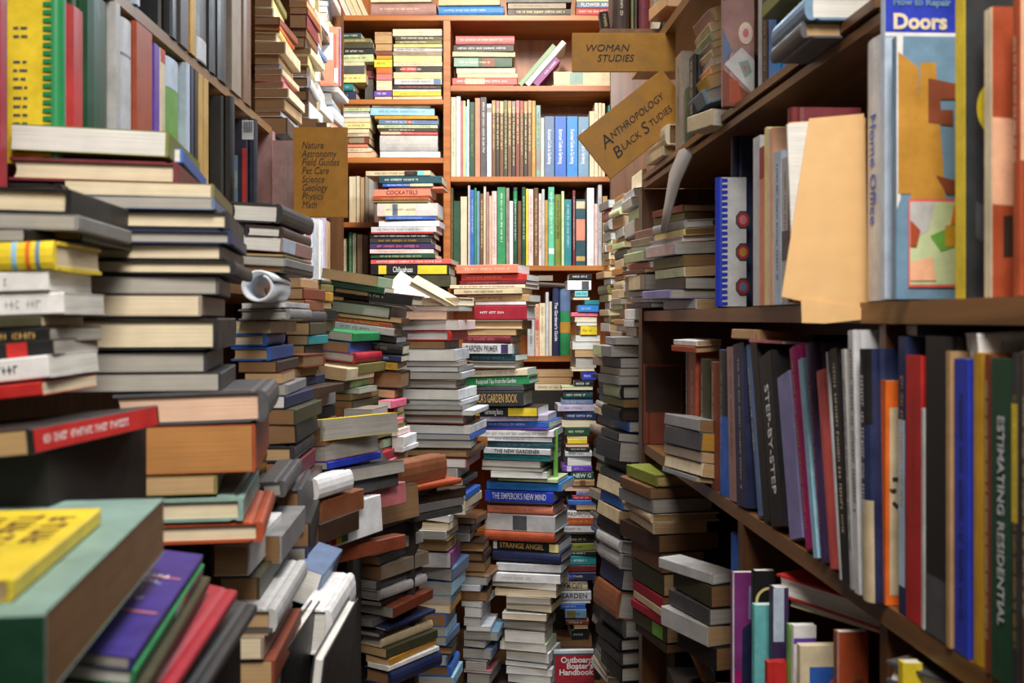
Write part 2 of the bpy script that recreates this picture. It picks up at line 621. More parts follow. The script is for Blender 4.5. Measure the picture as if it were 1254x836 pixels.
# books of the back bookcase
YS = YB + .012
pile('''
-6 2 454 528 cream Fp cream nl=1
3 18 454.5 534 mauve Fh cream tc=cream rnd=1
''', YS, -2, 'the mauve-based top shelf pair', 'books on the top shelf of the far bookcase', jit=1)
pile('''
-2 6 537 612 peach Fp cream nl=1
6.5 18 537 617 bblue Fh cream tc=pblue
''', YS, -1, 'the bright blue top pair', 'books on the top shelf of the far bookcase', jit=1)
pile('''
-2 3 620 700 dgrey Fp cream nl=1
3.5 10.5 622 693 taupe Fp cream
10.6 18 622 699 black Fp cream tc=pyellow
''', YS, 0, 'the black-based top pile', 'books on the top shelf of the far bookcase', jit=1)
pile('''
-4 2 706 750 pgreen Fp cream nl=1
2 9.6 706.5 752 sblue Fp cream tc=white | FLOWER ARR
9.7 18 706 751 red Fp cream tc=white
''', YS, 0, 'the flower arranging top pile', 'books on the top shelf of the far bookcase', jit=1)
shelf_row('''
425 431 -14 white Bp white n=-24
432 438 -12 cream Bp cream n=-24
439 445 -14 pyellow Bp cream n=-24
446.5 452 -12 cream Bp cream n=-24
''', YS + .02, Zy(18.4, YB), 'among leaning books on top shelf', 'leaning books on the top shelf of the far bookcase')
pile('''
40 46.6 418 442 dteal Fp cream
46.6 52 418 454 olive Fp cream
52 59 418 457 dolive Fp cream nl=1
59 66 418 459 black Fp cream tc=white
66 75.5 416 457 pgreen Fp cream
75.8 80.4 416 446 cream Fp cream nl=1
80.5 90 416 446 dgrey Fp cream nl=1
90 101 415 448 pyellow Fp cream
102 111 412 432 teal Fh cream
111.5 121.4 411.5 436 navy Fh cream
''', YS + .006, -3, 'the teal-based bookcase pile', 'piled books in the upper part of the far bookcase', jit=2)
pile('''
75 85.5 447.5 457.5 rbrown Fp cream nl=1
86 96 447 458 maroon Fp cream nl=1
96 121.4 447 457 dgrey Fp cream nl=1
''', YS + .06, 0, 'the reddish pile deep inside', 'piled books in the upper part of the far bookcase', jit=0)
pile('''
39 43 459 479.5 tan Fp tan
43 53 459 480 peach Bp tan
53 62 460 480 tan Bp tan
62 67.4 460 480 rbrown Fp cream nl=1
67.5 72.4 461 480 mustard Fp cream nl=1
72.5 82.4 458.5 480 yellow Fp cream
82.5 90 461 480 orange Fp cream nl=1
90 98 461 480 rose Fp cream nl=1
98.2 110.5 461 480 peach Bp cream
111 118 458.5 480 violet Fp cream
118.2 121.4 459 480 cream Fp cream nl=1
''', YS + .006, 0, 'the narrow yellow-banded pile', 'piled books in the upper part of the far bookcase', jit=1)
pile('''
35 43.8 481 541 cream Fp cream tc=beige
44 49 484 541.5 dolive Fp cream
49 53.8 484 541 olive Fp cream
54 58 482 541 pyellow Fp cream
58 63 482 541.5 lgrey Fp cream
63 68 481 541 taupe Fp cream
68 76 482 541 pyellow Fp cream nl=1
76 81 482 541.5 cream Fp cream
81 88 484.5 541 black Fp cream b=.12-.45-red tc=white
88.2 92 482 541 cream Fp cream nl=1
92 96 482 541 pyellow Fp cream nl=1
96 103.4 483 541 silver Fp cream b=.83-.98-sblue
104.2 109 482 540 black Fp cream tc=coral
109 112.4 481 540 cream Fp cream nl=1
112.5 117.4 481 540 yellow Fp cream
117.5 121.4 481 541 cream Fp cream nl=1
''', YS, 0, 'the tall paperback shelf pile', 'piled books in the upper part of the far bookcase', jit=1.2)
pile('''
128.7 132 417 453 peach Fp cream nl=1
132 136.4 416 453 pgreen Fp cream
136.8 139 417 452 lgrey Fp cream nl=1
139 143.4 418 453 white Fp white nl=1
144 149.6 420 453.5 cream Fp cream nl=1
150 157 421 453.5 pyellow Fp cream
158 163 422 452 cream Fp cream nl=1
163 167.3 422 452 beige Fp cream
168 175.5 422 452 rbrown Fp cream b=.2-.8-taupe
176.5 180.5 422 450 salmon Fp cream nl=1
181 186 422 455 cream Fp cream
186.2 192.8 422 460 peach Fp cream nl=1
''', YS + .004, -2, 'the narrow pale shelf pile', 'piled books on the middle shelf of the far bookcase', jit=1.5)
pile('''
128.2 131.4 455.5 527 beige Fp cream
131.6 141 453.5 532 lblue Fp white tc=steel
141.6 145.8 459 536 mustard Fp white nl=1
146 152.2 464 537 sblue Fp white b=.47-.55-rust
152.7 156.8 462 536 pgreen Fp white
157 161 467 535 dbrown Fp white
161 164.5 466 536 coral Fp white b=.0-.35-beige
164.7 185 465 536 lgrey Fh white tc=cream rnd=1
185.4 192.8 465.5 539 white Fp white tc=lgrey
''', YS, 1, 'the blue-topped shelf pile', 'piled books on the middle shelf of the far bookcase', jit=1.2)
shelf_row('''
427.8 436 216 cream Bp cream
436.6 440.6 215.5 beige Bp cream
441.5 446.5 217 taupe Bp tan
447 451.8 216 taupe Fp tan nl=1
452.2 457.5 216 lgrey Bp grey
''', YS + .02, Zy(271.8, YB), 'on the short shelf beside cockatiels', 'books beside the pet care pile')
shelf_row('''
409.5 417 290 peach Bp cream
418.5 424 292 cream Bp cream
427 431.5 284 green Fp cream
432 436 285 cream Bp cream nl=1
437.5 444 287 taupe Bp tan
444.5 451 288 brown Fp tan nl=1
''', YS + .02, Zy(350.8, YB), 'on the shelf under cockatiel level', 'books below the short shelf')
YL3 = 3.48
pile('''
208.5 214.8 448 527 beige Fp cream b=.6-.8-black,.8-.9-turq
215 224 464.6 541 dteal Fp cream tc=white
224.2 228.2 468.5 530 blue Fp cream b=.55-1-beige
228.4 230.8 476 543 salmon Fp cream nl=1 r=.3
231 239.8 457.6 527 salmon Fp cream tc=maroon | COCKATIELS
240.2 245 456 525 rust Fp cream tc=gold
245.2 247.6 457 524 olive Fp cream nl=1
248 264.4 462 536 ppink Fp white b=.12-.62-cream,.25-.34-sblue
264.6 268.8 472 533 blue Fp cream tc=pblue
270 277 464 538 white Fp white nl=1
277.2 284 454.5 534 silver Fp white tc=grey
284.2 286 454 531 red Fp cream nl=1
286.2 291 453 532 black Fp cream tc=white
291.2 297.4 453 528 charcoal Fp cream tc=mustard
297.8 304.4 453 533 dpurple Fp cream tc=pink
305 310.4 453 531 ppink Fp cream tc=rose
310.8 316 453.8 533 dgreen Fp cream tc=pgreen
316.6 323 454 553 coral Fp cream tc=white
323.6 336 454 550 black Fp cream b=.1-.2-yellow,.6-.97-yellow tc=white c=.41 tw=.34 | Chihuahuas
336.5 351 470 552 dolive Fp cream nl=1
''', YL3, -3, 'the pet care pile', 'the pile of pet care books', jit=1.5)
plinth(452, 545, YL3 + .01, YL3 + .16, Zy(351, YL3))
pile('''
43 54.4 558 630 rose Fh cream tc=cream
54.6 63 555.5 629 black Fp cream tc=white
63.2 69 554 631 cream Bp cream
70 82 556 627 dgreen Fh cream b=.0-.42-gteal,.48-.7-rbrown
83.2 89.6 559 631 cream Fp cream nl=1
90 95 560 634 pyellow Bp cream
95.2 103.6 554 633 coral Fh cream b=.2-.5-peach
103.8 104.9 554 629 cream Fp cream nl=1
''', YS, 0, 'the rose-topped shelf pile', 'books on the second shelf of the far bookcase', jit=1.2)
shelf_row('''
633 639 70 sage Fp cream n=41 h=.185 nl=1 lab=sage_green_paperback_leaning_left_of_two_on_the_second_shelf
641 648 70 white Fh white n=41 h=.2 nl=1 lab=white_hardback_leaning_between_sage_and_purple_books_on_second_shelf
651 659 80 purple Fp cream n=41 h=.12 lab=short_purple_paperback_leaning_under_the_white_one_on_second_shelf
''', YS, Zy(104.8, YB), 'leaning on the second shelf', 'books on the second shelf of the far bookcase')
pile('''
87 104 678 750 beige Fh cream b=.27-.5-gteal rnd=0 nl=1
104.2 104.9 676 747 cream Fp cream nl=1
''', YS, 0, 'the beige volume pair', 'books on the second shelf of the far bookcase', jit=.5)
BR = '\n'.join(f"{602.3 + k * 4.9:.1f} {607 + k * 4.9:.1f} {123 + (k * 7 % 3) * .4:.1f} {['brown', 'dbrown', 'brown', 'dolive', 'brown', 'dbrown', 'rbrown', 'brown', 'dbrown', 'brown', 'ochre'][k]} Fh cream b=.0-.16-{['tan', 'mauve', 'peach', 'olive', 'tan', 'taupe', 'rose', 'rust', 'tan', 'tan', 'ochre'][k]} tc=pyellow rnd=0 ts=.7" for k in range(11))
shelf_row('''
552.4 558.3 119 cream Fh cream tc=taupe ts=.45
558.6 564 118 white Fp white nl=1
564.2 567 123.5 rose Fp cream nl=1
567.2 570 123.5 pyellow Fp cream nl=1
570.2 572 130 lblue Fp cream nl=1
572.2 574.6 122 white Fp white nl=1
574.8 581.4 125 dgreen Fp cream tc=ogreen
581.7 588 120 salmon Fh cream nl=1
588.3 596 119 dgrey Fp cream tc=white
596.3 602 127 white Fp white b=.05-.12-grey nl=1
''' + BR + '''
656.4 662.2 129 gteal Fp cream b=.25-.45-sage,.6-.9-taupe
662.5 666.4 144 cream Bp white
666.8 679.2 142.5 sblue Fh white tc=white rnd=0 ts=.5 | Illustrated Guide to Gardening
679.6 693.8 142.5 blue Fh white tc=white rnd=0 ts=.5 | Illustrated Guide to Gardening
694.2 707.8 142.5 bblue Fh white tc=white rnd=0 ts=.5 | Illustrated Guide to Gardening
708.2 721.4 143 steel Fh white tc=white rnd=0 ts=.5 | Illustrated Guide to Gardening
722 728 136 cream Bp cream
728.3 732.5 126 cream Fp cream
732.8 737 126 beige Fp cream nl=1
737.3 741 126.5 cream Fp cream
744.5 754.5 129 teal Fp cream b=.1-.4-cream
''', YS, Zy(215.8, YB), 'on the blue volumes shelf', 'gardening books on the third shelf of the far bookcase')
shelf_row('''
552 555 230 dolive Fh cream tc=mustard
555.3 563.8 246 dgreen Fh cream nl=1
564.2 572 240.5 cream Bp cream
573 575.8 227 lgrey Fp cream nl=1
576 580.8 232.4 blue Fp cream tc=pblue
581 583.6 230 green Fp cream nl=1
583.8 587.6 234 steel Fp cream nl=1
588 592.2 237 brown Fp cream tc=pyellow
592.4 595.2 228 cream Bp cream
595.4 599 235 mauve Fp cream nl=1
599.2 602 239.6 peach Fp cream nl=1
602.2 608.6 234 ppink Fh cream tc=mauve
609 619.4 229 green Fh cream tc=white ts=.5 rnd=0
619.7 623.8 230 taupe Fp cream
624 628.4 246 white Fp white nl=1
628.6 633.6 229.4 dgreen Fh cream b=.05-.2-green tc=white
633.9 638.6 246 brown Fh cream nl=1
638.9 644 229 dgreen Fh cream tc=pgreen
644.2 647 231 yellow Fp cream nl=1
647.2 653.2 231.5 ppink Fp cream tc=mauve
653.5 659.6 230 brown Fh cream tc=cream ts=.7
659.8 663.4 237 ppink Fp cream
663.6 667 231.5 lgrey Fp white nl=1
667.2 671.2 245 ochre Fp cream nl=1
671.5 679 229 mint Fh cream b=.15-.19-teal,.78-.85-white tc=white
679.3 687.2 238 ogreen Fh cream
687.6 691 234 pgreen Fp cream nl=1
691.3 700 244 teal Fh cream tc=pblue ts=.5 rnd=0
701.3 704.6 233 maroon Fp cream tc=white
705 717.4 244 dteal Fh cream b=.03-.14-beige,.3-.62-salmon,.86-.93-gold nl=1 rnd=0
719 727.8 230 white Fp white nl=1
728 732 249.5 coral Fp cream b=.0-1-ppink tc=crimson
732.4 737.2 226 lgrey Fp white
738 744 240 tan Bp tan
''', YS, Zy(324.8, YB), 'on the green spines shelf', 'gardening books on the fourth shelf of the far bookcase')
shelf_row('''
646 655 371 lgrey Fp cream
655.3 660 372 peach Fp cream b=.3-.5-coral
660.4 668 371 cream Fp cream tc=tan
668.3 672 357.5 silver Fp cream nl=1
672.3 676 369 tan Bp cream
676.6 685.6 352 navy Fh cream tc=white ts=.6 | The Gardener's Guide
685.9 699 353 green Fh cream b=.0-.34-sblue,.5-.66-ochre nl=1
''', YS, Zy(435.8, YB), 'on the shelf behind gardening tower', 'books on the fifth shelf of the far bookcase')
pile('''
337 344 658 677 taupe Fp cream nl=1
344.5 350.5 650 696 dbrown Fh tan nl=1 r=-3
''', YS, 0, 'the dark pair lying over navy', 'books on the fifth shelf of the far bookcase')
pile('''
452 461 646 702 peach Bp tan
461.2 470 655 700 brown Bp tan
470.2 478 655 698 cream Fp cream
''', YS, 0, 'the pale pile below navy book', 'books on the low shelf of the far bookcase')
plinth(644, 704, YS - .02, YS + .1, Zy(478, YS))

# ------------------------------------------------------------------ the piles that stand in the aisle
YC = 3.06
GARD = '''
323 334 559 634 salmon Fp white tc=cream
335 343 565 645 red Fp white tc=gold
343.2 348 563 644 maroon Fp white tc=rose
348.2 352.6 551 643 cream Fp white
353 359.4 556 639 beige Fp white r=.5
360 369 572 648 tan Fp white
369.3 373 582 644 white Fp white nl=1
373.3 391 581 645 crimson Fh white tc=white rnd=0
391.5 403 569 640 taupe Bh tan
403.2 410.5 569.6 631.5 olive Bp tan
411 419.8 567 625 maroon Fh white tc=rose
420.5 433.4 566 627 silver Fp white tc=dgrey b=.78-.92-dpurple c=.39 tw=.7 | GARDEN PRIMER
434 442 571 631 dteal Fp white tc=steel
442.3 450.6 574 631 taupe Bh grey
451 459.5 569.5 646 cream Fp white tc=taupe r=2.5
460 470.4 567.6 648 green Fh white tc=white rnd=0 r=2.6 | Foolproof Tips from the Garden
470.8 478 566 640 dgrey Fp grey nl=1 r=1
478.3 497.5 564 641 charcoal Fh white tc=gold rnd=0 r=1 | AMERICA'S GARDEN BOOK
498.5 510 577 658.5 black Fp white b=.0-.13-yellow,.56-.99-yellow tc=white r=1 c=.345 tw=.4 | Gardening Basics
507.5 515.6 588 671 lilac Fp white tc=violet r=1.5
516 523.6 588 672 blue Fp white tc=pblue r=1
524 526.4 586 670 violet Fp white nl=1 r=1
527 535.4 587 678 white Fp white tc=grey r=1
536 541.6 597 676 white Fp white tc=blue
542 549.2 597 677 dteal Fh white tc=steel
550 557.6 592.5 674 silver Fp white tc=charcoal | THE NEW GARDENER
558 565.2 592.5 673 teal Fp white tc=dteal
565.8 573 590.6 661 mauve Bp grey
573.4 578 590 664 dolive Bp grey
578.4 586.2 601 670 silver Bp white
586.6 591.4 610 683 pgreen Fp white nl=1
591.8 602 596 687 bblue Fp white tc=blue r=.8
602.6 616.4 594 678 cobalt Fh white tc=white r=.6 rnd=0 | THE EMPEROR'S NEW MIND
616.8 619.4 597 676 black Fp white nl=1
620 631 597 677 salmon Fh white tc=rust r=1
631.6 652.8 594 680 lgrey Fh white b=.4-.6-dgrey nl=1 rnd=0 r=.5
653.3 665.6 593.5 679 rust Fh white nl=1 r=.4
666 677.4 604 684 black Fp white tc=gold b=.0-.06-white,.86-1-pyellow c=.44 tw=.7 | STRANGE ANGEL
677.8 691.4 603 686 navy Fh white nl=1 r=.4
692 701.6 608 687 silver Fp white nl=1 r=1
704 715.4 603 686 white Fp white tc=lgrey r=.6
715.8 723.4 603 681 cream Bp white
723.8 732 606 681 beige Bp cream r=1.6
733 740.8 620 674 taupe Bp grey
741 750.4 620 675 olive Bp cream
752.6 760.6 615 669 silver Bp cream
761 773 615 668 taupe Bh grey
774.6 788.6 618 667 lgrey Bp white
789 799.4 612 669 pgreen Bp white
800 812.4 620 672 white Bp white
813 819.4 619 670 dteal Bp white
820 828.4 620 676 lgrey Bp white
829 840 622 674 grey Bp white
'''
low = pile(GARD, YC, -15, 'the tall gardening tower', 'the tower of gardening books', wd=.17, jit=4)
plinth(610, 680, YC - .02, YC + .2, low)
t = book(Matrix.Translation(at(677.8, 590, YC + .04)) @ stand('F', .155, .11, .013), .155, .11, .013, 'lgreen', False, 'white',
         label='thin leaf green paperback standing upright beside the tall gardening tower')

YBP = 2.78
B_TXT = '''
363.6 374 509 563 cream Bh cream y=-22
374.4 380.6 509 562 taupe Bp grey y=-20
381 391 492.5 546 peach Bp pink
391.5 404 492.5 562 ppink Rp white
404.5 416.8 496 552 red Rh white
417.2 427 496 546 dbrown Rp brown
427.4 441.8 491.5 558 silver Rp white
442.2 448.6 490 562 taupe Bp grey
449 455.2 491 562 grey Rp white
456 464.4 493 566 lgrey Rp grey
464.8 475.4 493 559 taupe Bh grey
477 489.4 493 562 white Rp white
490 495.8 499 566 silver Rh white
496.2 502 492 566 grey Rp grey
502.4 508.6 488 580 silver Rp white
509 519.2 489 568 rbrown Bh grey
521 531.4 492 576 white Rp white
531.8 539 495 577 blue Rp grey
539.4 548.8 500 577 dolive Bp grey
549.6 560.4 496 575 brown Rh tan
561.8 572.6 498 571 rose Rp white
573.4 586.6 507 560 lgrey Rp grey
587.4 594.4 517 568 charcoal Rp grey
595 603.2 519 564 brown Bh brown
604 612 520 571 blue Rp grey
612.6 623.6 514 570 beige Rp cream
624 630.4 512 571 taupe Rp white
631 640 509 550 white Bp white r=-5 Y=2.74
640.4 650 510 549 ochre Bp cream Y=2.74
650.4 660.8 512 546 lgrey Rp grey Y=2.74
661.2 675 506.5 548 olive Bh brown Y=2.74
676 695.4 503 553 purple Rp white Y=2.74
696 711.6 498 554 sblue Rp grey r=-3 Y=2.74
712.6 728.6 502 554 lblue Rp grey Y=2.74
729.2 740.4 503 553 sblue Rp grey Y=2.74
740.8 751 505 552 ochre Rp cream Y=2.74
751.6 767 509 547 blue Rp brown Y=2.74
767.6 779.2 510 547 lblue Rp grey Y=2.74
779.6 790.6 512 547 sblue Rp grey Y=2.74
791.4 801.8 517 553 black Bh brown Y=2.74
803 815 516 547 sblue Rp grey Y=2.74
815.4 828.4 513 553 blue Rh brown Y=2.74
829 842 511 555 lblue Rp grey Y=2.74
'''
low = pile(B_TXT, YBP, -10, 'the pale-paged middle tower', 'the tower of pale page blocks', wd=.13, jit=4)
plinth(505, 560, YBP - .03, YBP + .15, low)
# two books that lean like a roof on the pale-paged tower
# pale one: cover up, sloping down to the right; beige one in front of it, page edges to the camera
M = Matrix.Translation(at(470, 357, 2.86)) @ Matrix.Rotation(math.radians(33), 4, 'Y') @ Matrix.Rotation(math.radians(38), 4, 'X')
book(M @ lay('B', .125, .1), .125, .1, .012, 'ppink', False, 'white', label='pale pink paperback sloping like a roof above the middle tower')
M = Matrix.Translation(at(500, 349, 2.79)) @ Matrix.Rotation(math.radians(29), 4, 'Y') @ Matrix.Rotation(math.radians(14), 4, 'X')
book(M @ lay('B', .14, .09), .14, .09, .013, 'beige', True, 'cream', label='beige hardback sloping beside the pale pink roof-like book')
pile('''
634 642.4 550 583 brown Rh grey
643 653 552 577 black Rp grey
653.4 663 556 575 silver Rp grey
664 676 562 592 dbrown Bh brown
676.6 688 562 594 dbrown Rh brown
688.6 700 566 594 dolive Bp brown
700.6 706.6 565 598 brown Bp tan
707 716.4 565 597 grey Rp grey
717 724 560.5 588 pblue Rp white
724.6 736 562 596 dbrown Bp brown
737 744 565 590 lgrey Rp white
744.4 756 569 590 lgrey Rp white
756.6 766.8 568 589 lgrey Rp white
767.2 773.2 571 601 silver Rp white
773.6 784.4 568 610 steel Rp grey
785 793.6 568 593 charcoal Bp grey
795 807.4 567 602 sblue Rp grey
808 810.4 568 598 navy Rp white
811 821 570 595 lgrey Rp grey
821.4 825 568 601 rose Bp grey
825.4 838 572 600 grey Rp grey
''', 3.02, -12, 'the low pile between towers', 'the low pile between the two towers', wd=.14, jit=6)
plinth(566, 600, 3.0, 3.15, Zy(838, 3.02))

YD = 3.4
pile('''
335 342 697 725 black Fp white tc=white
343 355 695 724 white Fh white b=.6-.9-dgrey nl=1
356 363.4 704 720 turq Fp white
363.8 367 702 722 tan Bp cream
367.4 373 716 734 teal Fp white nl=1
373.4 382 708 733 bblue Fp white tc=pblue
382.3 387.4 700 732 pink Fp cream nl=1
388 394 704 731 cream Bp cream
394.4 398.6 706 731 white Bp white
399 410 711 731 yellow Fp cream
410.4 418 705 735 white Bp white
418.4 427.6 701 735 cream Bp white
428 437 704 728 tan Bp tan
437.4 450 705 730 silver Rp grey
450.6 454.2 700 728 cream Bp cream
454.6 465.4 713 730 cobalt Fp white
466 473 703 727 black Fp white tc=white
473.4 477.2 688 726 pgreen Bp cream
477.6 489 690 726 dteal Fh white
489.4 495 688 726 sblue Fp white
495.4 503.6 683 733 lilac Fp white
504 513.8 692 730 navy Fp white tc=pblue
514.2 522.8 688 730 cream Bp cream
523.2 533 692 722 dgreen Fp cream
533.4 536.6 694 719 taupe Bp cream
537 543.4 695 719 yellow Fp cream nl=1
543.8 547 693 721 rose Bp cream
547.4 552.2 696 722 black Fp cream
552.6 558.8 692 725 silver Fp white
559.2 569.8 695 724 lgrey Bp white
570.2 577.4 689 725 violet Fp white b=.15-.3-white tc=lilac
577.8 586.6 699 727 dgreen Fp white tc=white | NEW G
587 594.8 701 728 tan Fp cream b=.35-.6-brown
595.2 601 692 728 mauve Bp pink
601.4 606 706 727 lavender Fp white
606.4 612 701 727 crimson Fp white tc=ppink
612.4 618 696 729 blue Fp white nl=1
618.4 624 706 730 ochre Bp tan
624.4 633 686 731 white Fp cream tc=taupe r=-3 | FASHION
633.4 643 690 731 rust Fp cream tc=gold
643.4 651.6 685 729 silver Fp white
652.4 655 688 729 black Fp white nl=1
655.4 665 685 730 black Fp white
665.4 674.2 685 730 ogreen Fp white
674.6 680 690 730 black Fp white tc=white
680.4 691.8 689 730 teal Fh white b=.1-.2-white tc=white
692.2 700 690 730 maroon Fp white nl=1
700.6 710.4 690 730 navy Fp white b=.05-.3-cobalt
711 723.4 687 719.6 cream Fh cream tc=charcoal | McCall's
724 735 681 724 silver Fh white tc=charcoal rnd=0 | GARDEN
735.4 738.6 684 723 white Fp white nl=1
739 745.6 686 717 blue Fp white
746 757 692 718 steel Fp white b=.1-.5-olive
758 765.6 693 721 rbrown Fh cream
766 770 703 720 tan Bp tan
770.4 783 700 721 black Fp white tc=lgrey
783.4 792 678 725 brown Bp brown
792.4 797 680 724 dgrey Bp grey
''', YD, 1, 'the slim tower by bookcase', 'the slim tower between gardening books and bookcase', wd=.16, jit=3)
plinth(678, 735, YD - .02, YD + .17, Zy(797, YD))

# slumping tower in front of the far bookcase's left half
YA = 2.52
pile('''
338 351 392 462 sage Rp tan r=-9
351.5 360 404 470 dgreen Fp cream r=-8 nl=1
358 362 410 448 brown Bp brown r=-8 Y=2.5
361 374.5 406 504 black Fh cream tc=lgrey r=-7
375 391 402 478 black Rh grey r=-7
389.5 395.5 415 491 tan Bp tan r=-6
396 401.6 406 479 rust Fp cream r=-7
402 411.6 409 482 lgrey Fh cream tc=dgrey r=-7 rnd=0
412.4 420 410 485 black Fp grey r=-7 nl=1
420.6 435 448 492 black Fh cream tc=olive r=-5
435.6 443 452 491 navy Fp cream r=-4 tc=pblue
443.6 453.6 454 486 mustard Fp cream r=-4 tc=olive
454.2 476 455 491 black Bh brown r=-2
477.4 487.4 458 483 taupe Bp tan r=-3
488.2 500 452 482 dbrown Bp brown
500.6 508.6 462 482 maroon Fp tan
509 517.4 462 485 ogreen Fp tan
518 528 458 486 dbrown Bh brown
528.6 540 460 486 charcoal Fh brown
540.6 552 458 486 dolive Fp brown
552.6 566 458 488 dbrown Bp brown
566.6 580 460 488 charcoal Bp brown
''', YA, -6, 'the dark slumping tower', 'the slumping tower of dark books', wd=.15, jit=2)
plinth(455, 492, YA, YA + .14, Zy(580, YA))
pile('''
407.6 418.4 378 432 green Rp grey r=-6
419 432 381 428 blue Rp brown r=-5
432.4 445 385 436 crimson Rh grey r=-6
445.4 458 380 440 olive Rh tan r=-5
451 466.6 371 424 beige Rp tan r=-7 Y=2.3
467 474.6 384 430 pgreen Rp grey r=-2
475 482 386 440 sage Bp grey r=-1
482.4 490.4 386 430 olive Rp brown
490.8 500.4 386 432 dolive Rp brown
500.8 512.6 421 456 taupe Bp grey Y=2.33
513 523.4 422 452 beige Rp tan Y=2.33
523.8 537.4 432 462 olive Rp grey Y=2.32
538 548.8 440 470 sage Rp grey r=3
549.4 556.4 444 470 rust Rp grey r=4
557 568 447 462 crimson Rp white Y=2.28
568.6 589 434 464 rose Rp brown r=3 Y=2.27
590 602 433 460 taupe Rp brown Y=2.27
''', 2.36, -12, 'the small bright-ended pile', 'the small pile with bright ends', wd=.16, jit=4)
plinth(430, 462, 2.3, 2.45, Zy(602, 2.27))
pile('''
490.5 500 463 480 pink Rp white Y=2.46
515 525.4 466 479 pink Rp white
526.4 534 474 486 ppink Rp white
534.4 546.6 480 495 white Rp white
547 553.4 480 494 white Rp white
554 560.6 464 482 orange Rp cream
561 572 466 482 pgreen Rp tan
''', 2.4, -14, 'the pink-topped short pile', 'the short pink-topped pile', wd=.1, jit=6)
plinth(466, 482, 2.4, 2.5, Zy(572, 2.4))
pile('''
566 600 472 492 leather Rh brown y=-30
600.6 606.6 447 486 charcoal Rh grey r=-1
607 617.4 446 486 charcoal Rh grey r=-1
618 620 447 484 navy Rh white
620.4 630.4 447 482 charcoal Rh grey
631 648 446 467 grey Rp grey
648.6 665.4 440 460 dgrey Rh brown y=-30
666.4 681.4 441 458 lgrey Rp grey y=-32
682 692 438 466 dgrey Rp brown
692.6 710.4 437 468 taupe Rp brown y=-30
711 722.4 434 462 dgrey Rp grey y=-28
723 736 435 466 lgrey Rh grey y=-30
737 743 436 468 black Rp grey
743.6 757 435 482 rbrown Rp grey r=-3
757.6 768 436 457 grey Rp grey
768.6 773.4 435 474 navy Rh cream y=-32 r=-2
774 782 438 467 charcoal Rh grey
782.4 793.6 440 468 beige Rh grey y=-34
794.2 806 442 474 dolive Rp tan y=-34
806.4 816 448 478 ochre Rp tan y=-30
816.4 822 450 476 white Rp white y=-34
822.4 842 446 480 navy Rh brown y=-34
''', 2.2, -24, 'the sagging grey-spined pile', 'the sagging pile with grey spines', wd=.17, jit=5)
plinth(446, 474, 2.22, 2.34, Zy(842, 2.2))
book(Matrix.Translation(at(492, 600, 2.26)) @ Matrix.Rotation(math.radians(-38), 4, 'Z') @ lay('R', .15, .04), .15, .04, .012, 'rust', True, 'brown',
     label='rust hardback lying beside the brown leather volume')
pile('''
606 618 497 508 dbrown Rp brown
618.6 630 494 507 grey Rp grey
630.6 640 492 505 dgrey Rp grey
''', 2.28, -40, 'the three under rust hardback', 'books under the rust hardback', wd=.16)
plinth(490, 508, 2.3, 2.4, Zy(640, 2.28))

# heap along the left wall, in the middle distance
pile('''
392.6 408 289 331 cream Rp cream lab=cream_paperback_with_red_end_letters_in_the_heap_above_blue_hardback
408.4 424 275 328 blue Rh cream lab=blue_hardback_lying_under_the_cream_lettered_paperback
424.4 441.6 283 331 blue Rh tan lab=thick_blue_hardback_with_tan_pages_below_the_other_blue_one
442.4 456 292 340 dbrown Rp brown
456.4 470 300 345 rbrown Bp tan
470.6 484 310 352 grey Rp grey
484.6 500 318 350 navy Rp white
500.6 520 320 362 dolive Rp brown
520.6 545 316 364 black Rp brown r=3
545.6 566 322 362 charcoal Rh tan
566.6 590 326 364 maroon Rp brown
590.6 612 330 366 dbrown Rp brown
''', 1.62, 2, 'the heap under blue hardbacks', 'the heap behind the front pile', wd=.2, jit=4)
plinth(335, 356, 1.66, 1.76, Zy(612, 1.62))
pile('''
249 274 281 346 charcoal Rh white r=-3
274.4 289 300 347 dbrown Rh white r=-3
290 308.6 284 345 mauve Rp white r=-4 b=0-.4-pblue
309 312 284 348 olive Rp tan r=-2
312.4 323 290 350 grey Rp grey r=-3
323.6 334 292 348 dolive Rh brown r=-2
''', 1.56, 0, 'the grey-jacketed pile behind it', 'the pile with grey jackets', wd=.22, jit=1.5)
pile('''
371 378 296 352 lgrey Rp white r=2
378.4 392 292 356 grey Rh grey r=1
''', 1.6, 4, 'the grey pair above lettering', 'the grey pair in the heap', wd=.24)
pile('''
434 450.6 345 371 rbrown Bh brown
451 462 341 362 brown Bp tan
462.4 474 326 362 navy Rp white
474.4 485 360 384 dbrown Rp cream
''', 1.9, -10, 'the reddish brown heap', 'the heap in front of the small pile', wd=.16)
pile('''
476 500 371 384 grey Rp white
500.6 515 366 382 black Rp white
515.4 535 368 386 brown Rp tan
''', 1.98, -10, 'the little pile by yellow book', 'the little pile beside the yellow book', wd=.12)
pile('''
513 540 382 396 yellow Lp grey y=-38 w=.19 lab=yellow_pictured_paperback_lying_angled_on_the_middle_heap
522 545 371 398 rose Lp brown y=-20
541 565 366 399 red Lp grey y=-26
565.6 575 374 402 cobalt Rp grey y=-26
575.6 592 392 420 charcoal Lp grey y=-34
592.6 610 394 412 dgrey Rp grey y=-34
603 632 411 424 rose Rp brown y=-34 Y=1.92
603 648 424 447 dolive Lp brown y=-34 Y=2.08
622 672 380 405 white Rp white y=-24 Y=1.8 b=0-.1-red,.1-.2-yellow,.2-.32-green lab=white_book_with_red_yellow_green_stripes_standing_out_of_the_heap
672 690 397 412 rbrown Rp brown y=-40 Y=1.86
''', 1.88, -26, 'the tumbling middle heap', 'the tumbling heap in the middle', wd=.17, jit=3, roll=4)
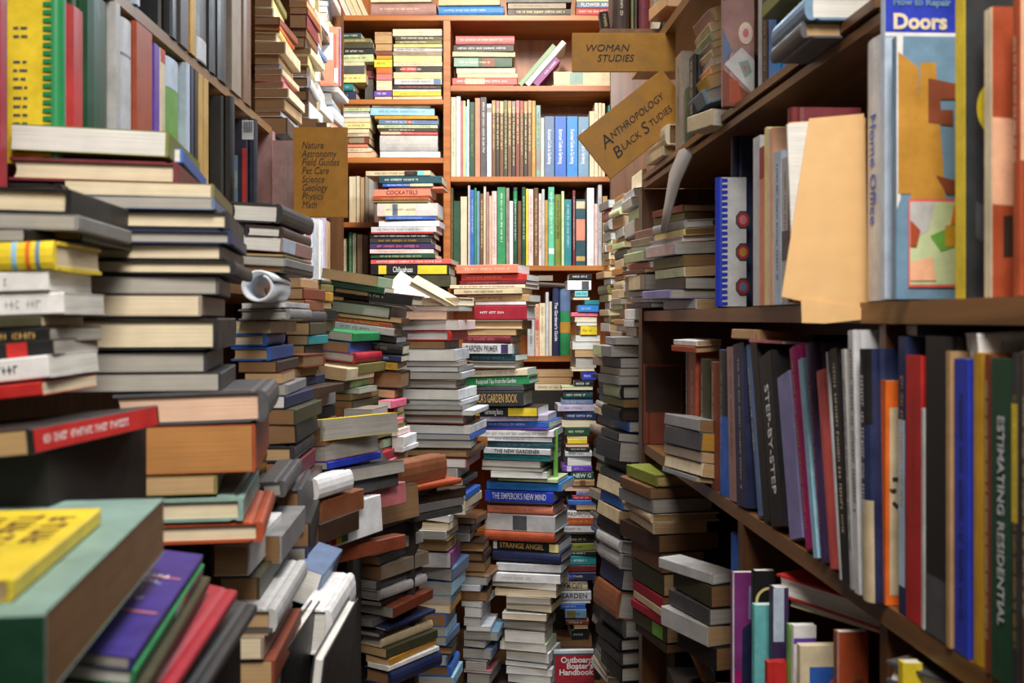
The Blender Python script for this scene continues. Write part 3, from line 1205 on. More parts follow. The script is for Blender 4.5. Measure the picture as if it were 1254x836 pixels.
plinth(380, 425, 1.92, 2.1, Zy(693, 1.88))
book(Matrix.Translation(at(423, 548, 2.08)) @ Matrix.Rotation(math.radians(-30), 4, 'Z') @ Matrix.Rotation(math.radians(-52), 4, 'X') @ lay('B', .045, .09),
     .045, .09, .04, 'lgrey', False, 'grey', label='light grey paperback block propped steeply behind the yellow pictured book')

# ------------------------------------------------------------------ the left side: wall shelves and the front piles
ZL = EYE + .40
lb = empty('bookcase', Matrix.Translation((-.62, 2.0, 0)))
tag(lb, 'brown wooden bookcase along the left wall of the aisle', 'bookcase')


def left_board(name, z0, z1, y0=.7, y1=3.3, d0=.004, d1=.33, mat=W_RAW):
    n = 2
    v = []
    for z in (z0, z1):
        for Y in (y0, y1):
            X = wall_x('L', Y)
            v += [(X - d0, Y, z), (X - d1, Y, z)]
    f = [(0, 2, 3, 1), (4, 5, 7, 6), (0, 1, 5, 4), (2, 6, 7, 3), (0, 4, 6, 2), (1, 3, 7, 5)]
    v = [(a + .62, b - 2.0, c) for a, b, c in v]
    o = mesh_obj(name, v, f, mat, lb); fix_normals(o)
    return o


left_board('shelf_board', ZL - .016, ZL)
left_board('shelf_board', EYE + .045, EYE + .062, mat=W_DARKH)
left_board('shelf_board', EYE + .79, EYE + .806)
left_board('shelf_board', EYE - .35, EYE - .334, mat=W_DARKH)
left_board('back_panel', 0, 2.1, d0=.335, d1=.345, mat=W_DARK)
left_board('side_panel', 0, 2.1, 3.3, 3.32, .0, .345, W_DARK)
left_board('base', 0, .1, mat=W_DARK)

wall_row('L', '''
0 10 -25 crimson h white nl=1
74 85 -12 grey h white nl=1
86 108 3 red h white rnd=1 nl=1
109 141 -14 dgreen h white rnd=1 nl=1
141.5 148 0 lgrey p white nl=1
148.5 166 18 silver h white b=.14-.15-grey nl=1
167 188 25 rust h cream nl=1
189 196 52 violet p cream nl=1
196.5 203 58 cream p cream b=0-.06-red nl=1
204 228 66 lgreen h cream b=0-.14-pblue nl=1
228.5 233 70 pblue p white nl=1
233.5 238 73 navy p cream nl=1
238.5 243 73 black p cream nl=1
243.5 249 74 gold h cream nl=1
249.5 256 79 gold h cream nl=1
''', EYE + .0625, 'on lower left wall shelf', 'books on the lower shelf of the left bookcase', depth=.18, zmax=ZL - .019)
wall_row('L', '''
140 166 -150 dgrey h white nl=1
167 172 -150 pblue p white nl=1
210 220 -150 black h white nl=1
221 232 -150 dgrey p white nl=1
233 241 -140 mustard p cream nl=1
242 257 -140 charcoal h cream b=.86-.99-silver nl=1
258 267 -130 black h cream nl=1
268 283 -130 black h cream nl=1
284 299 -130 taupe p cream nl=1
300 317 -130 brown h cream nl=1
''', ZL + .0005, 'on upper left wall shelf', 'books on the upper shelf of the left bookcase', depth=.18)


def facing(px0, px1, yt, yb, Y, t, color, hard, page, label, pics=(), group=None, spine_title=None, tcol=None, letters=False, W=None, lean=0., bands=(), ts=None):
    """A standing book whose front cover faces the camera, spine to the viewer's left. pics: (polygon in 0..1 of the cover, colour)."""
    h = (yb - yt) * Y / F
    w = W or (px1 - px0) * Y / F
    O = Matrix(((0, 1, 0, 0), (0, 0, -1, 0), (-1, 0, 0, 0), (0, 0, 0, 1)))
    p = at(px0, yb, Y)
    M = Matrix.Translation(p) @ Matrix.Rotation(math.radians(2.9), 4, 'Z') @ Matrix.Rotation(math.radians(lean), 4, 'Y') @ Matrix.Translation((0, t, h)) @ O
    r = book(M, h, w, t, color, hard, page, label=label, group=group, title=spine_title, tcol=tcol, letters=letters, bands=bands, tsize=ts)
    for k, (poly, c) in enumerate(pics):
        v = [(q[1] * h, q[0] * w, t + .0004 + .00025 * k) for q in poly]
        mesh_obj('cover_picture', v, [tuple(range(len(v)))], cover_mat(c), r)
    return r, h, w, t


def mirrored(px0, px1, yt, yb, Y, t, color, hard, page, label, pics=(), group=None):
    """The same with the spine to the viewer's right (left wall)."""
    h = (yb - yt) * Y / F
    w = (px1 - px0) * Y / F
    O = Matrix(((0, -1, 0, 0), (0, 0, -1, 0), (1, 0, 0, 0), (0, 0, 0, 1)))
    p = at(px1, yb, Y)
    M = Matrix.Translation(p) @ Matrix.Rotation(math.radians(1.4), 4, 'Z') @ Matrix.Translation((0, t, 0)) @ O
    r = book(M, h, w, t, color, hard, page, label=label, group=group)
    for k, (poly, c) in enumerate(pics):
        v = [((1 - q[1]) * h, (1 - q[0]) * w, t + .0004 + .00025 * k) for q in poly]
        o = mesh_obj('cover_picture', v, [tuple(range(len(v)))], cover_mat(c), r)
    return r, h, w, t


def comb_bound(px0, px1, yt, yb, Y, color, comb, label, side, n=26):
    """A plastic-comb bound book, its cover to the camera and the comb towards the aisle."""
    h = (yb - yt) * Y / F
    w = (px1 - px0) * Y / F
    p = at(px0, yb, Y)
    r = empty('comb_bound_book', Matrix.Translation(p)); tag(r, label, 'book')
    o = bevel_box('cover', 0, w, 0, .0012, 0, h, cover_mat(color), r, 0)
    bevel_box('page_block', .003, w - .003, .0015, .011, .002, h - .002, page_mat('white'), r, 0)
    bevel_box('back_cover', 0, w, .0115, .0127, 0, h, cover_mat(color), r, 0)
    # comb: a rolled spine with teeth that reach through the cover
    x = w if side == 'R' else 0
    s = 1 if side == 'R' else -1
    v, f = [], []
    k = 10
    rad = .0085
    for zz in (0, h):
        for i in range(k + 1):
            a = PI * .5 * (-1) + PI * 1.0 * i / k
            v.append((x + s * rad * math.cos(a) * 1.1, .0062 + rad * math.sin(a), zz))
    for i in range(k):
        f.append((i, i + 1, k + 2 + i, k + 1 + i))
    for j in range(n):
        z0 = h * (j + .2) / n; z1 = h * (j + .75) / n
        i0 = len(v)
        v += [(x, -.0024, z0), (x - s * .009, -.0012, z0), (x - s * .009, -.0012, z1), (x, -.0024, z1)]
        f.append((i0, i0 + 1, i0 + 2, i0 + 3))
    mesh_obj('comb_binding', v, f, plain('comb_' + comb, PAL[comb][1], .35), r)
    return r, h, w


r, h, w = comb_bound(9, 64, -60, 200, 1.06, 'yellow', 'green', 'yellow comb-bound book with green plastic comb on the left wall shelf', 'R')
rr = random.Random(3)
for zc, n in ((.63, 2), (.47, 4), (.3, 4)):
    rc = []
    for q in range(n):
        z = h * zc - q * .0085
        x = .006
        while x < w * .42:
            ww = rr.uniform(.004, .009)
            rc.append((x, min(x + ww, w * .45), z, z + .0028)); x += ww + .002
    quads_obj('cover_lettering', rc, -.0004, cover_mat('dgrey'), r)

mirrored(257, 284, 117, 343.8, 1.78, .03, 'black', True, 'white', 'tall black hardback standing left of the barcode book')
# dark blue-black book with a barcode, and its pink-tan neighbours
def sq(u0, u1, v0, v1):
    return [(u0, v0 * .53), (u1, v0 * .53), (u1, v1 * .53), (u0, v1 * .53)]


r, h, w, t = mirrored(283, 313, 145, 348.4, 1.98, .03, 'dnavy', True, 'white', 'dark navy hardback with barcode sticker standing by the left bookcase', (
    (sq(.45, .92, .02, .24), 'silver'), (sq(.08, .28, .42, .95), 'steel'), (sq(.1, .26, .6, .8), 'gteal'), (sq(.46, .64, .34, .97), 'red')))
v, f = [], []
for k in range(13):
    b = .5 + .03 * k
    i = len(v); ww = .012 + .01 * (k * 7 % 3) / 2
    for (a, q) in ((b, .02), (b + ww, .02), (b + ww, .085), (b, .085)):
        v.append(((1 - q) * h, (1 - a) * w, t + .0018))
    f.append((i, i + 1, i + 2, i + 3))
mesh_obj('barcode_print', v, f, cover_mat('black'), r)
mirrored(313, 334, 160, 352.5, 2.2, .026, 'mauve', False, 'pink', 'pinkish brown paperback standing right of the barcode book')
mirrored(334, 361, 172, 352, 2.16, .025, 'mauve', False, 'pink', 'tall pink-tan paperback standing just left of the nature sign', (
    (sq(.5, .56, .1, .9), 'taupe'), (sq(.68, .74, .06, .8), 'taupe')))
wall_row('L', '''
358 364 250 lgrey p white Y=2.32
365 370 262 lilac p white
371 375 256 silver p white
376 381 268 rose p white
381.5 385 262 pblue p white
385.5 391 272 lgrey h white
391.5 396 268 white p white
396.5 400 262 lilac p white
400.5 405 270 tan p white
''', EYE + .0625, 'under the nature sign', 'small books standing below the nature sign', depth=.12)
pile('''
340 352 340 368 tan Rp tan
352.4 366 342 372 rbrown Rp tan
366.4 380 344 374 leather Rp tan
380.6 394 340 376 dgrey Rh tan
394.6 410 350 380 dolive Rp tan
410.6 422 352 378 teal Rp tan
422.6 434 352 374 dbrown Rp tan
''', 2.05, -6, 'the dim brown pile', 'the dim pile behind the grey jackets', wd=.14, jit=4)
plinth(352, 370, 2.1, 2.16, Zy(434, 2.05))
pile('''
342 347 375 394 dolive Rh tan
347.4 356 374 393 olive Rp tan
356.4 368 376 395 ochre Rp tan
368.4 378 375 392 tan Rp tan
378.4 392 372 394 black Rp tan
392.4 406 374 396 dbrown Rp tan
''', 2.3, -6, 'the little olive pile', 'the little olive pile behind the dim one', wd=.1, jit=4)
plinth(378, 392, 2.34, 2.4, Zy(406, 2.3))
upright_done = True

# ceiling-high columns of lying books further along the left wall
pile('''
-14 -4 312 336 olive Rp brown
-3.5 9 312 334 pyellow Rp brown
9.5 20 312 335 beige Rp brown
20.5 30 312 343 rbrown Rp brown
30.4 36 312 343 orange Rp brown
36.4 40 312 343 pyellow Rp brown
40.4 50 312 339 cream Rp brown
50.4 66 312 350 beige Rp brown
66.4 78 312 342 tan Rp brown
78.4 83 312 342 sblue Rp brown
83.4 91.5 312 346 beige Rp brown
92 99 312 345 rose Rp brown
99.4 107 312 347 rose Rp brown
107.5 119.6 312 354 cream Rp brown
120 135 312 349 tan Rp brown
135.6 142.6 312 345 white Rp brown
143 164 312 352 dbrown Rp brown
''', 2.24, 2, 'the nearest left wall column', 'lying books in columns on the left wall shelf', wd=.17, jit=3)  # brown page colour here paints the shade on the column's front
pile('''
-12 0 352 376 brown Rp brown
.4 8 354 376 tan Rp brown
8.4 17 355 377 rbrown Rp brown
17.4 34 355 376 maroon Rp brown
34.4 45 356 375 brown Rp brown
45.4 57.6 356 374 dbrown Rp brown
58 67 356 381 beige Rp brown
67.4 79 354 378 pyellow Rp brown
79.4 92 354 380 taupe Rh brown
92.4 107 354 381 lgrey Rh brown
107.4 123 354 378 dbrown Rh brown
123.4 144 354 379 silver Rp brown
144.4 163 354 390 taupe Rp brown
''', 2.52, 3, 'the second left wall column', 'lying books in columns on the left wall shelf', wd=.17, jit=4)  # pages browned for the shade, as in the nearest column
rr = random.Random(11)
cols = ['beige', 'pyellow', 'lgrey', 'cream', 'tan', 'silver', 'sblue', 'white', 'taupe', 'peach', 'beige', 'lgrey', 'cream', 'silver', 'pyellow', 'tan']
ln, y = [], -12
k = 0
while y < 158:
    hh = rr.uniform(7, 13)
    e = rr.uniform(384, 394)
    ln.append(f"{y:.1f} {y + hh - .4:.1f} 372 {e:.1f} {cols[k % 16]} Rp {rr.choice(['cream', 'tan', 'white'])} r={rr.uniform(-2, 2):.1f}")
    y += hh; k += 1
pile('\n'.join(ln), 2.8, 5, 'the third left wall column', 'lying books in columns on the left wall shelf', wd=.19, jit=7)
ln, y, k = [], -12, 5
while y < 30:
    hh = rr.uniform(7, 12)
    ln.append(f"{y:.1f} {y + hh - .4:.1f} 386 {rr.uniform(400, 410):.1f} {cols[k % 16]} Rp cream"); y += hh; k += 1
y = 106
while y < 166:
    hh = rr.uniform(6, 11)
    ln.append(f"{y:.1f} {y + hh - .4:.1f} 388 {rr.uniform(404, 418):.1f} {['silver', 'pblue', 'lgrey', 'peach', 'white', 'cream'][k % 6]} Rp white r={rr.uniform(-4, 4):.1f}"); y += hh; k += 1
pile('\n'.join(ln), 3.1, 4, 'the farthest left wall column', 'lying books in columns on the left wall shelf', wd=.17, jit=8)
mirrored(392, 417, 33, 105, 3.06, .012, 'salmon', False, 'white', 'upright salmon framed white paperback facing out high on the left', (
    ([(.02, .1), (.62, .1), (.62, .56), (.02, .56)], 'white'), ([(.02, .57), (.62, .57), (.62, .98), (.02, .98)], 'salmon'),
    ([(.7, .12), (.8, .12), (.8, .97), (.7, .97)], 'coral'), ([(.7, .7), (.86, .7), (.86, .95), (.7, .95)], 'white'), ([(.93, .03), (1, .03), (1, .99), (.93, .99)], 'blue')))

# ------------------------------------------------------------------ the front piles
YP = 1.04
low = pile('''
150 183 13 206 ogreen Rp white r=-1.6
172 190 10 224 blue Rp white r=-1 Y=1.07
191 220 11 218 maroon Rh cream r=-.6
219.6 238 79 262 olive Rp cream r=-.4
238.6 254 92 263 sblue Rp grey
254.6 278.4 97 281 black Rh cream
279 297 105 284 navy Rh grey
297.6 316 87 272 charcoal Rp cream
316.6 334.6 86 289 black Rh cream
336.6 359.4 88 268 dgrey Rp grey
360 387 79 247 taupe Rp cream
388 429 76 267 black Rh cream
431 457 87 253 charcoal Rp grey
457.6 481 77 271 charcoal Rp grey
482.4 523 139 330 dgrey Rh pink r=1.4
522.4 584 110 313 rust Rp kraft r=.6
584.6 609 134 266 olive Rp tan
612 641 170 298 gteal Rh cream
642 668 178 324 rust Rh cream
''', YP, 10, 'the front cream-paged pile', 'the pile nearest the camera on the left', wd=.2, jit=2)
book(Matrix.Translation(at(6, 247, 1.02)) @ Matrix.Rotation(math.radians(3), 4, 'Z') @ lay('R', .19, .055), .19, .055, .018, 'black', True, 'cream',
     label='black hardback end poking out left of the front pile')
plinth(120, 232, 1.12, 1.2, low)
low = pile('''
225 258 -70 87 black Rh cream r=-1.5
258.6 278 -60 96 grey Rp grey r=-1
276 291 -20 101 dolive Rp tan r=-1 Y=.9
279 296 -60 33 black Rp grey Y=.84
297 334 -70 65 yellow Fh cream b=.62-.67-lblue,.75-.79-orange,.84-.88-steel nl=1 rnd=1 r=2 Y=.84
334.6 360 -70 60 white Fp white r=2 tc=grey Y=.84
360.6 389 -60 79 white Fp white r=2 tc=lgrey Y=.84
389.6 403 -60 50 dolive Fp cream r=2 nl=1 Y=.84
404 424 -60 60 black Fp grey r=2 Y=.84
425 446 -60 66 black Fp grey r=5 Y=.84 b=.55-.75-red nl=1
446.6 476 -70 62 white Fp white r=6 Y=.83
478 496 -60 52 red Fp cream r=6 Y=.83 nl=1
''', .86, 3, 'the leftmost front pile', 'the leftmost pile at the front', wd=.16, jit=3)
# black book with a red spine
P0 = at(39, 557, .72)
M = Matrix.Translation(P0) @ Matrix.Rotation(math.radians(-6), 4, 'Z') @ Matrix.Rotation(math.radians(-6), 4, 'Y') @ Matrix.Translation((-.16, 0, 0)) @ lay('R', .2, .16)
r = book(M, .2, .16, .018, 'black', False, 'tan', bands=((.02, .98, 'red'),), rnd=False, letters=True, tcol='white', label='black paperback with a red spine angled in front of the pile')
plinth(-80, 60, .75, .95, Zy(558, .72))

# the big green book with a yellow one on top
zt = EYE - (751 - HOR) / F * .48
PA = Vector((Xp(55, .48), .48, zt)); Y1 = (EYE - zt) * F / (610 - HOR); PB = Vector((Xp(201, Y1), Y1, zt))
Y2 = (EYE - zt) * F / (577 - HOR); PC = Vector((Xp(13, Y2), Y2, zt))
d1 = (PB - PA); L1 = d1.length; W1 = (PC - PB).length
yaw = math.atan2(d1.y, d1.x)
M = Matrix.Translation(PA - Vector((0, 0, .04))) @ Matrix.Rotation(yaw, 4, 'Z') @ lay('L', W1, L1)
book(M, W1, L1, .04, 'gteal', False, 'brown', rnd=False, bands=((0, 1, 'dgreen', 0.02, .98),), label='large grey green hardback lying flat under the yellow book')  # dark green spine panel paints the shade on its near side
bot = PA.z - .04
zy = zt + .011
Ya = (EYE - zy) * F / (622 - HOR); QA = Vector((Xp(124, Ya), Ya, 0))
Yb = (EYE - zy) * F / (724 - HOR); QB = Vector((Xp(-2, Yb), Yb, 0))
d = (QB - QA).normalized()
yw = math.atan2(-d.y, -d.x)
M = Matrix.Translation((QA.x, QA.y, zt + .0006)) @ Matrix.Rotation(yw, 4, 'Z') @ Matrix.Translation((-.19, 0, 0)) @ lay('F', .19, .15)
r = book(M, .19, .15, .0105, 'yellow', False, 'tan', rnd=False, label='bright yellow paperback with brown lettering on the green book')
rg = random.Random(5)
v, f = [], []
for row, (yy, xs, n) in enumerate(((.128, .03, 4), (.108, .022, 5), (.088, .03, 5))):
    for q in range(n):
        x = xs + q * .0205
        for (a, b, c2, d2) in (((0, .004, 0, .014), (.004, .014, 0, .004), (.004, .014, .006, .009)), ((0, .014, .011, .014), (.005, .009, 0, .011)), ((0, .004, 0, .014), (.011, .015, 0, .014), (.004, .011, 0, .004)))[(q + row) % 3]:
            i = len(v)
            v += [(.19 - px_, .15 - py_, .0109) for px_, py_ in ((x + a, yy + c2), (x + b, yy + c2), (x + b, yy + d2), (x + a, yy + d2))]
            f.append((i, i + 1, i + 2, i + 3))
mesh_obj('cover_lettering', v, f, cover_mat('brown'), r)
plinth(-40, 40, .62, .8, bot)

# the fan of tilted books beside it
pile('''
788 804 10 163 indigo Rp grey Y=.60 y=8 r=-9 w=.27 nl=1 lab=purple_paperback_with_white_lettering_tilted_beside_the_large_green_book
804.6 823 14 165 green Rp white Y=.60 y=8 r=-9 w=.27 b=.5-.62-white,.62-.7-orange,.7-.8-purple,.8-.95-rose lab=paperback_with_green_and_multicoloured_spine_beneath_the_purple_one
825 846 10 176 dolive Rp grey Y=.61 y=8 r=-9 w=.27 lab=dark_olive_paperback_beneath_the_multicoloured_spine
826 846 150 212 crimson Rh grey Y=.68 y=5 r=-14 w=.24 lab=dark_red_hardback_tilted_in_the_fan_of_books
846 866 170 238 charcoal Rh grey Y=.72 y=4 r=-14 w=.25 rnd=1 lab=charcoal_hardback_lowest_in_the_fan_of_tilted_books
''', .6, 8, 'the fan of tilted books', 'the fan of tilted books', letters=False, jit=0)
pur = [o for o in C.objects if o.get('label', '').startswith('purple paperback with white')][0]
TX = Matrix(((0, 1, 0, 0), (-1, 0, 0, 0), (0, 0, 1, 0), (0, 0, 0, 1)))
zt_ = max(v.co.z for q in pur.children for v in q.data.vertices)
for s_, x, yv, sz in (('ON', .185, .022, .012), ('SOL', .168, .025, .011), ('A Y', .12, .028, .012)):
    text_obj('cover_lettering', s_, sz, cover_mat('white'), pur, Matrix.Translation((x, yv, zt_ + .0004)) @ TX)
for x in (.18, .088):
    quads = [(x, .004, zt_ + .0005), (x + .004, .004, zt_ + .0005), (x + .004, .062, zt_ + .0005), (x, .062, zt_ + .0005)]
    mesh_obj('cover_stripe', quads, [(0, 1, 2, 3)], cover_mat('rose'), pur)
plinth(40, 190, .76, 1.0, EYE - .3)


def upright_slab(px, py, Yn, L, W, t, roll, yaw, color, page, label, hard=True, up='B'):
    """A book standing on its spine beside the aisle, page edges up; (px, py) is the near top corner on its left."""
    p = at(px, py, Yn)
    # frame: x along the aisle away from the camera, y across, z up
    M = Matrix.Translation(p) @ Matrix.Rotation(PI / 2 + math.radians(yaw), 4, 'Z') @ Matrix.Rotation(math.radians(roll), 4, 'X')
    # canonical spine along x, pages at +y -> pages up
    K = Matrix(((1, 0, 0, 0), (0, 0, -1, 0), (0, 1, 0, -W), (0, 0, 0, 1)))
    return book(M @ K, L, W, t, color, hard, page, label=label)


upright_slab(336, 797, 1.18, .215, .15, .012, 6, 0, 'black', 'white', 'black book standing on edge, nearest of two beside white volume')
upright_slab(384, 803, 1.15, .245, .15, .013, 7, 0, 'charcoal', 'white', 'charcoal book standing on edge just right of the white volume')
pile('''
667 705 262 306 white Rp tan w=.2 Y=1.15 lab=white_rounded_paperback_with_tan_pages_in_the_near_heap
655 690 300 345 grey Rp brown Y=1.24 w=.2 lab=grey_rounded_paperback_under_the_pile_in_near_heap
706 744 270 318 dolive Rp brown Y=1.16 w=.22 lab=dark_olive_book_below_the_white_rounded_paperback_in_heap
745 775 284 340 lgrey Rh tan Y=1.12 w=.23 lab=light_grey_hardback_with_tan_page_block_in_the_near_heap
776 779 260 330 charcoal Rp tan Y=1.1 w=.2 lab=thin_charcoal_paperback_under_the_light_grey_hardback
780 808 262 323 taupe Rp cream Y=1.1 w=.2 lab=taupe_paperback_with_cream_pages_low_in_the_near_heap
809 842 240 336 rbrown Rp tan Y=1.1 w=.2 lab=reddish_brown_paperback_lowest_in_the_near_heap
''', 1.12, 3, 'the near heap', 'the near heap of books', jit=1)
plinth(262, 310, 1.14, 1.26, Zy(842, 1.1))
pile('''
700 744 350 384 sblue Rp white Y=1.46 w=.16 r=-18 lab=slate_blue_paperback_tilted_behind_the_white_volume
745 802 366 407 white Rh white Y=1.36 w=.2 r=-2 rnd=1 lab=thick_white_hardback_with_a_rounded_spine_in_the_heap
700 735 382 396 crimson Rh white Y=1.6 w=.12 lab=dark_red_hardback_behind_the_thick_white_volume
''', 1.2, 0, 'the white heap', 'the heap around the white volume', letters=False, jit=0)
plinth(370, 400, 1.38, 1.5, Zy(802, 1.36))
pile('''
612 640 300 330 charcoal Rh grey Y=1.3 w=.24 r=4
590 611 318 352 dgrey Rh grey Y=1.36 w=.22 r=4
600 650 336 372 dgrey Rh brown Y=1.5 w=.2 r=4
640 670 350 380 black Rp brown Y=1.52 w=.2
671 700 330 376 navy Rp grey Y=1.5 w=.2
''', 1.4, 6, 'the dark books behind front pile', 'the dark books behind the front pile', jit=2)
plinth(330, 376, 1.54, 1.68, Zy(700, 1.5))
pile('''
585 612 366 392 white Rh brown Y=1.72 w=.12 r=6
612.6 640 366 395 leather Rp brown Y=1.74 w=.14
641 668 362 392 dbrown Rp brown Y=1.72 w=.14
''', 1.72, -20, 'the white-spined little pile', 'the little pile with a white spine', jit=2)
plinth(362, 392, 1.74, 1.85, Zy(668, 1.72))
plinth(379, 389, 1.2, 1.3, EYE - .365 - .152)
# the rolled magazine that sticks out of the grey-jacketed pile
v, f = [], []
c0 = at(316, 351, 1.5)
nseg, Lr = 22, .16
for j in range(2):
    for i in range(nseg + 1):
        a = 2 * PI * i / nseg * 1.12 + .4
        r0 = .021 - .0055 * i / nseg
        v.append((r0 * math.cos(a) * 1.05, j * Lr, r0 * math.sin(a)))
for i in range(nseg):
    f.append((i, i + 1, nseg + 2 + i, nseg + 1 + i))
rm = empty('rolled_magazine', Matrix.Translation(c0) @ Matrix.Rotation(math.radians(3), 4, 'Z'))
tag(rm, 'white rolled magazine poking out between the grey piles', 'magazine')
o = mesh_obj('pages', v, f, plain('glossy_paper', (224, 232, 242), .3), rm, True)
so = o.modifiers.new('thickness', 'SOLIDIFY'); so.thickness = .004

# ------------------------------------------------------------------ the right side
ZH1, ZH2, ZH0, ZH3, ZH9 = EYE + .017, EYE - .285, EYE + .326, EYE - .6, EYE + .605
rb = empty('bookcase', Matrix.Translation((.5, 1.6, 0)))
tag(rb, 'dark brown wooden bookcase along the right side of the aisle', 'bookcase')


def right_board(name, z0, z1, y0, y1, d0=0., d1=.27, mat=W_DARKH, parent=None, off=(.5, 1.6)):
    v = []
    for z in (z0, z1):
        for Y in (y0, y1):
            X = wall_x('R', Y)
            v += [(X + d0, Y, z), (X + d1, Y, z)]
    f = [(0, 1, 3, 2), (4, 6, 7, 5), (0, 4, 5, 1), (2, 3, 7, 6), (0, 2, 6, 4), (1, 5, 7, 3)]
    v = [(a - off[0], b - off[1], c) for a, b, c in v]
    o = mesh_obj(name, v, f, mat, parent or rb); fix_normals(o)
    return o


right_board('shelf_board', ZH1 - .022, ZH1, .5, 2.43)
right_board('shelf_board', ZH2 - .022, ZH2, .5, 2.43)
right_board('shelf_board', ZH3 - .022, ZH3, .5, 1.75)
right_board('shelf_board', ZH0 - .028, ZH0 - .017, 1.075, 2.43)
right_board('shelf_board', ZH0 - .011, ZH0, 1.075, 2.43, -.004)
right_board('shelf_board', ZH9 - .02, ZH9, .5, 2.6)
right_board('upright', 0, ZH0 - .029, 2.432, 2.475, -.004, .27, W_DARK)
right_board('upright', 0, ZH2 - .023, 1.585, 1.615, 0, .27, W_DARK)
right_board('upright', 0, ZH2 - .023, 1.068, 1.088, .006, .27, W_DARK)
right_board('upright', ZH2 + .001, ZH1 - .023, 1.068, 1.084, .004, .27, W_DARK)
right_board('back_panel', 0, 2.2, .5, 2.6, .272, .28, W_DARK)

# second level: far pile, comb-bound book and neighbours
pile('''
262 268 818 838 beige Lp white Y=2.36 r=12
268.6 277 822 842 lgrey Lp white Y=2.36 r=14
277.6 288 803 830 mauve Lp cream r=12
288.6 299 800 826 taupe Lp cream r=10
299.6 306 800 830 grey Lp white r=8
306.6 319 787 822 pgreen Lp grey r=4
319.6 328 795 824 rose Lp white r=4
328.6 334 788 818 brown Lp tan r=5
335 354.6 789 820 taupe Lp grey b=.2-.8-cream
355 362 797 826 silver Lp white
362.4 370 797 828 lgrey Lp grey
370.4 376.4 796 840 dgrey Lp grey
''', 2.28, 12, 'the shelf pile against post', 'lying books on the right shelf beside the post', wd=.14, jit=3)
pile('''
250 258.6 836 876 rbrown Lp tan r=1 Y=2.1
259 268 838 874 olive Lp brown Y=2.1
268.6 279 838 877 lgrey Lh white r=4
279.6 288 838 878 pyellow Lp brown r=4
288.4 296 834 878 ppink Rh white r=4
296.4 311 828 877 lgrey Lp grey b=0-.9-ppink r=3
311.6 326 838 878 olive Lp brown r=2
326.6 338.6 838 878 cream Lp tan b=0-1-pgreen r=3
339 353.6 838 880 dolive Lp grey
354 365 820 876 lavender Lp grey
365.4 378 852 880 silver Lp tan
''', 1.98, 14, 'the pile beside comb-bound book', 'lying books on the right shelf beside the comb-bound book', wd=.15, jit=2)
r, h, w = comb_bound(884, 914, 217, 375, 1.7, 'silver', 'cobalt', 'grey comb-bound book with blue comb and three badges on its cover', 'L', 22)
for k, (zc, c2) in enumerate(((.67, 'rose'), (.42, 'ochre'), (.15, 'sblue'))):
    for sc_, col, d in ((1., 'charcoal', .0006), (.8, 'crimson', .0009), (.5, c2, .0012)):
        v = []
        for a in range(8):
            an = PI / 8 + a * PI / 4
            v.append((w * .86 + .0125 * sc_ * math.cos(an), -d, h * zc + .0155 * sc_ * math.sin(an)))
        mesh_obj('cover_badge', v, [tuple(range(8))], cover_mat(col), r)
facing(897, 938, 168, 374, 1.735, .016, 'navy', True, 'white', 'tall navy hardback standing behind the comb-bound book', W=.1)
wall_row('R', '''
922 929 165 silver p white nl=1 Y=1.5
930 935 178 salmon p cream b=.0-.2-crimson nl=1
936 938.5 155 pyellow p cream nl=1
939 941.5 157 cream p cream nl=1
942 946 156 peach p cream nl=1
947 955 183 pblue p white tc=navy
957 965 190 lgrey p white b=.5-.7-dgrey
''', ZH1 + .001, 'on right eye-level shelf', 'thin books on the right eye-level shelf', depth=.13)
# manila folder: three sheets of card and papers, tilted over the shelf edge
mf = empty('manila_folder', Matrix.Translation(at(960, 372, 1.125)))
tag(mf, 'tan manila folder full of papers hanging over the shelf edge', 'folder')
MAN = plain('manila_card', (226, 184, 128), .7)


def card(name, pts, Y, th, mat, parent, org):
    v = [at(px, py, Y) - org for px, py in pts] + [at(px, py, Y) - org + Vector((0, th, 0)) for px, py in pts]
    n = len(pts)
    f = [tuple(range(n)), tuple(reversed(range(n, 2 * n)))] + [((i + 1) % n, i, n + i, n + (i + 1) % n) for i in range(n)]
    o = mesh_obj(name, v, f, mat, parent); fix_normals(o)
    return o


org = at(960, 372, 1.125)
card('back_card', [(966, 150), (1060, 144), (1063, 372), (972, 372)], 1.134, .0012, MAN, mf, org)
card('papers', [(964, 152), (990, 149), (1056, 148), (1060, 370), (972, 368)], 1.1285, .005, page_mat('white'), mf, org)
card('front_card', [(991, 145), (1058, 139), (1064, 387), (957, 363)], 1.1255, .0012, MAN, mf, org)
card('lower_flap', [(981, 366), (1063, 378), (1066, 390), (1010, 396), (982, 395)], 1.1225, .0012, MAN, mf, org)
facing(968, 1056, 131, 370, 1.16, .014, 'maroon', True, 'white', 'maroon hardback whose top edge shows behind the manila folder')
wall_row('R', '''
1057 1079 38 white h white rnd=1 tc=blue ts=.4 Y=1.108 | Home Office
''', ZH1 + .001, 'on right eye-level shelf near folder', 'large books on the right eye-level shelf', depth=.2)
r, h, w, t = facing(1084, 1174, -40, 366, 1.035, .012, 'pblue', False, 'white', 'tall paperback with a big Doors title behind the picture book', (
    ([(0, 0), (1, 0), (1, .195), (0, .195)], 'cobalt'), ([(0, .196), (1, .196), (1, .208), (0, .208)], 'white')))
TF = Matrix(((0, -1, 0, 0), (1, 0, 0, 0), (0, 0, 1, 0), (0, 0, 0, 1)))
text_obj('title_lettering', 'How to Repair', .0095, cover_mat('steel'), r, Matrix.Translation((h * .105, w * .1, t + .0012)) @ TF, align='LEFT', bold=.0003)
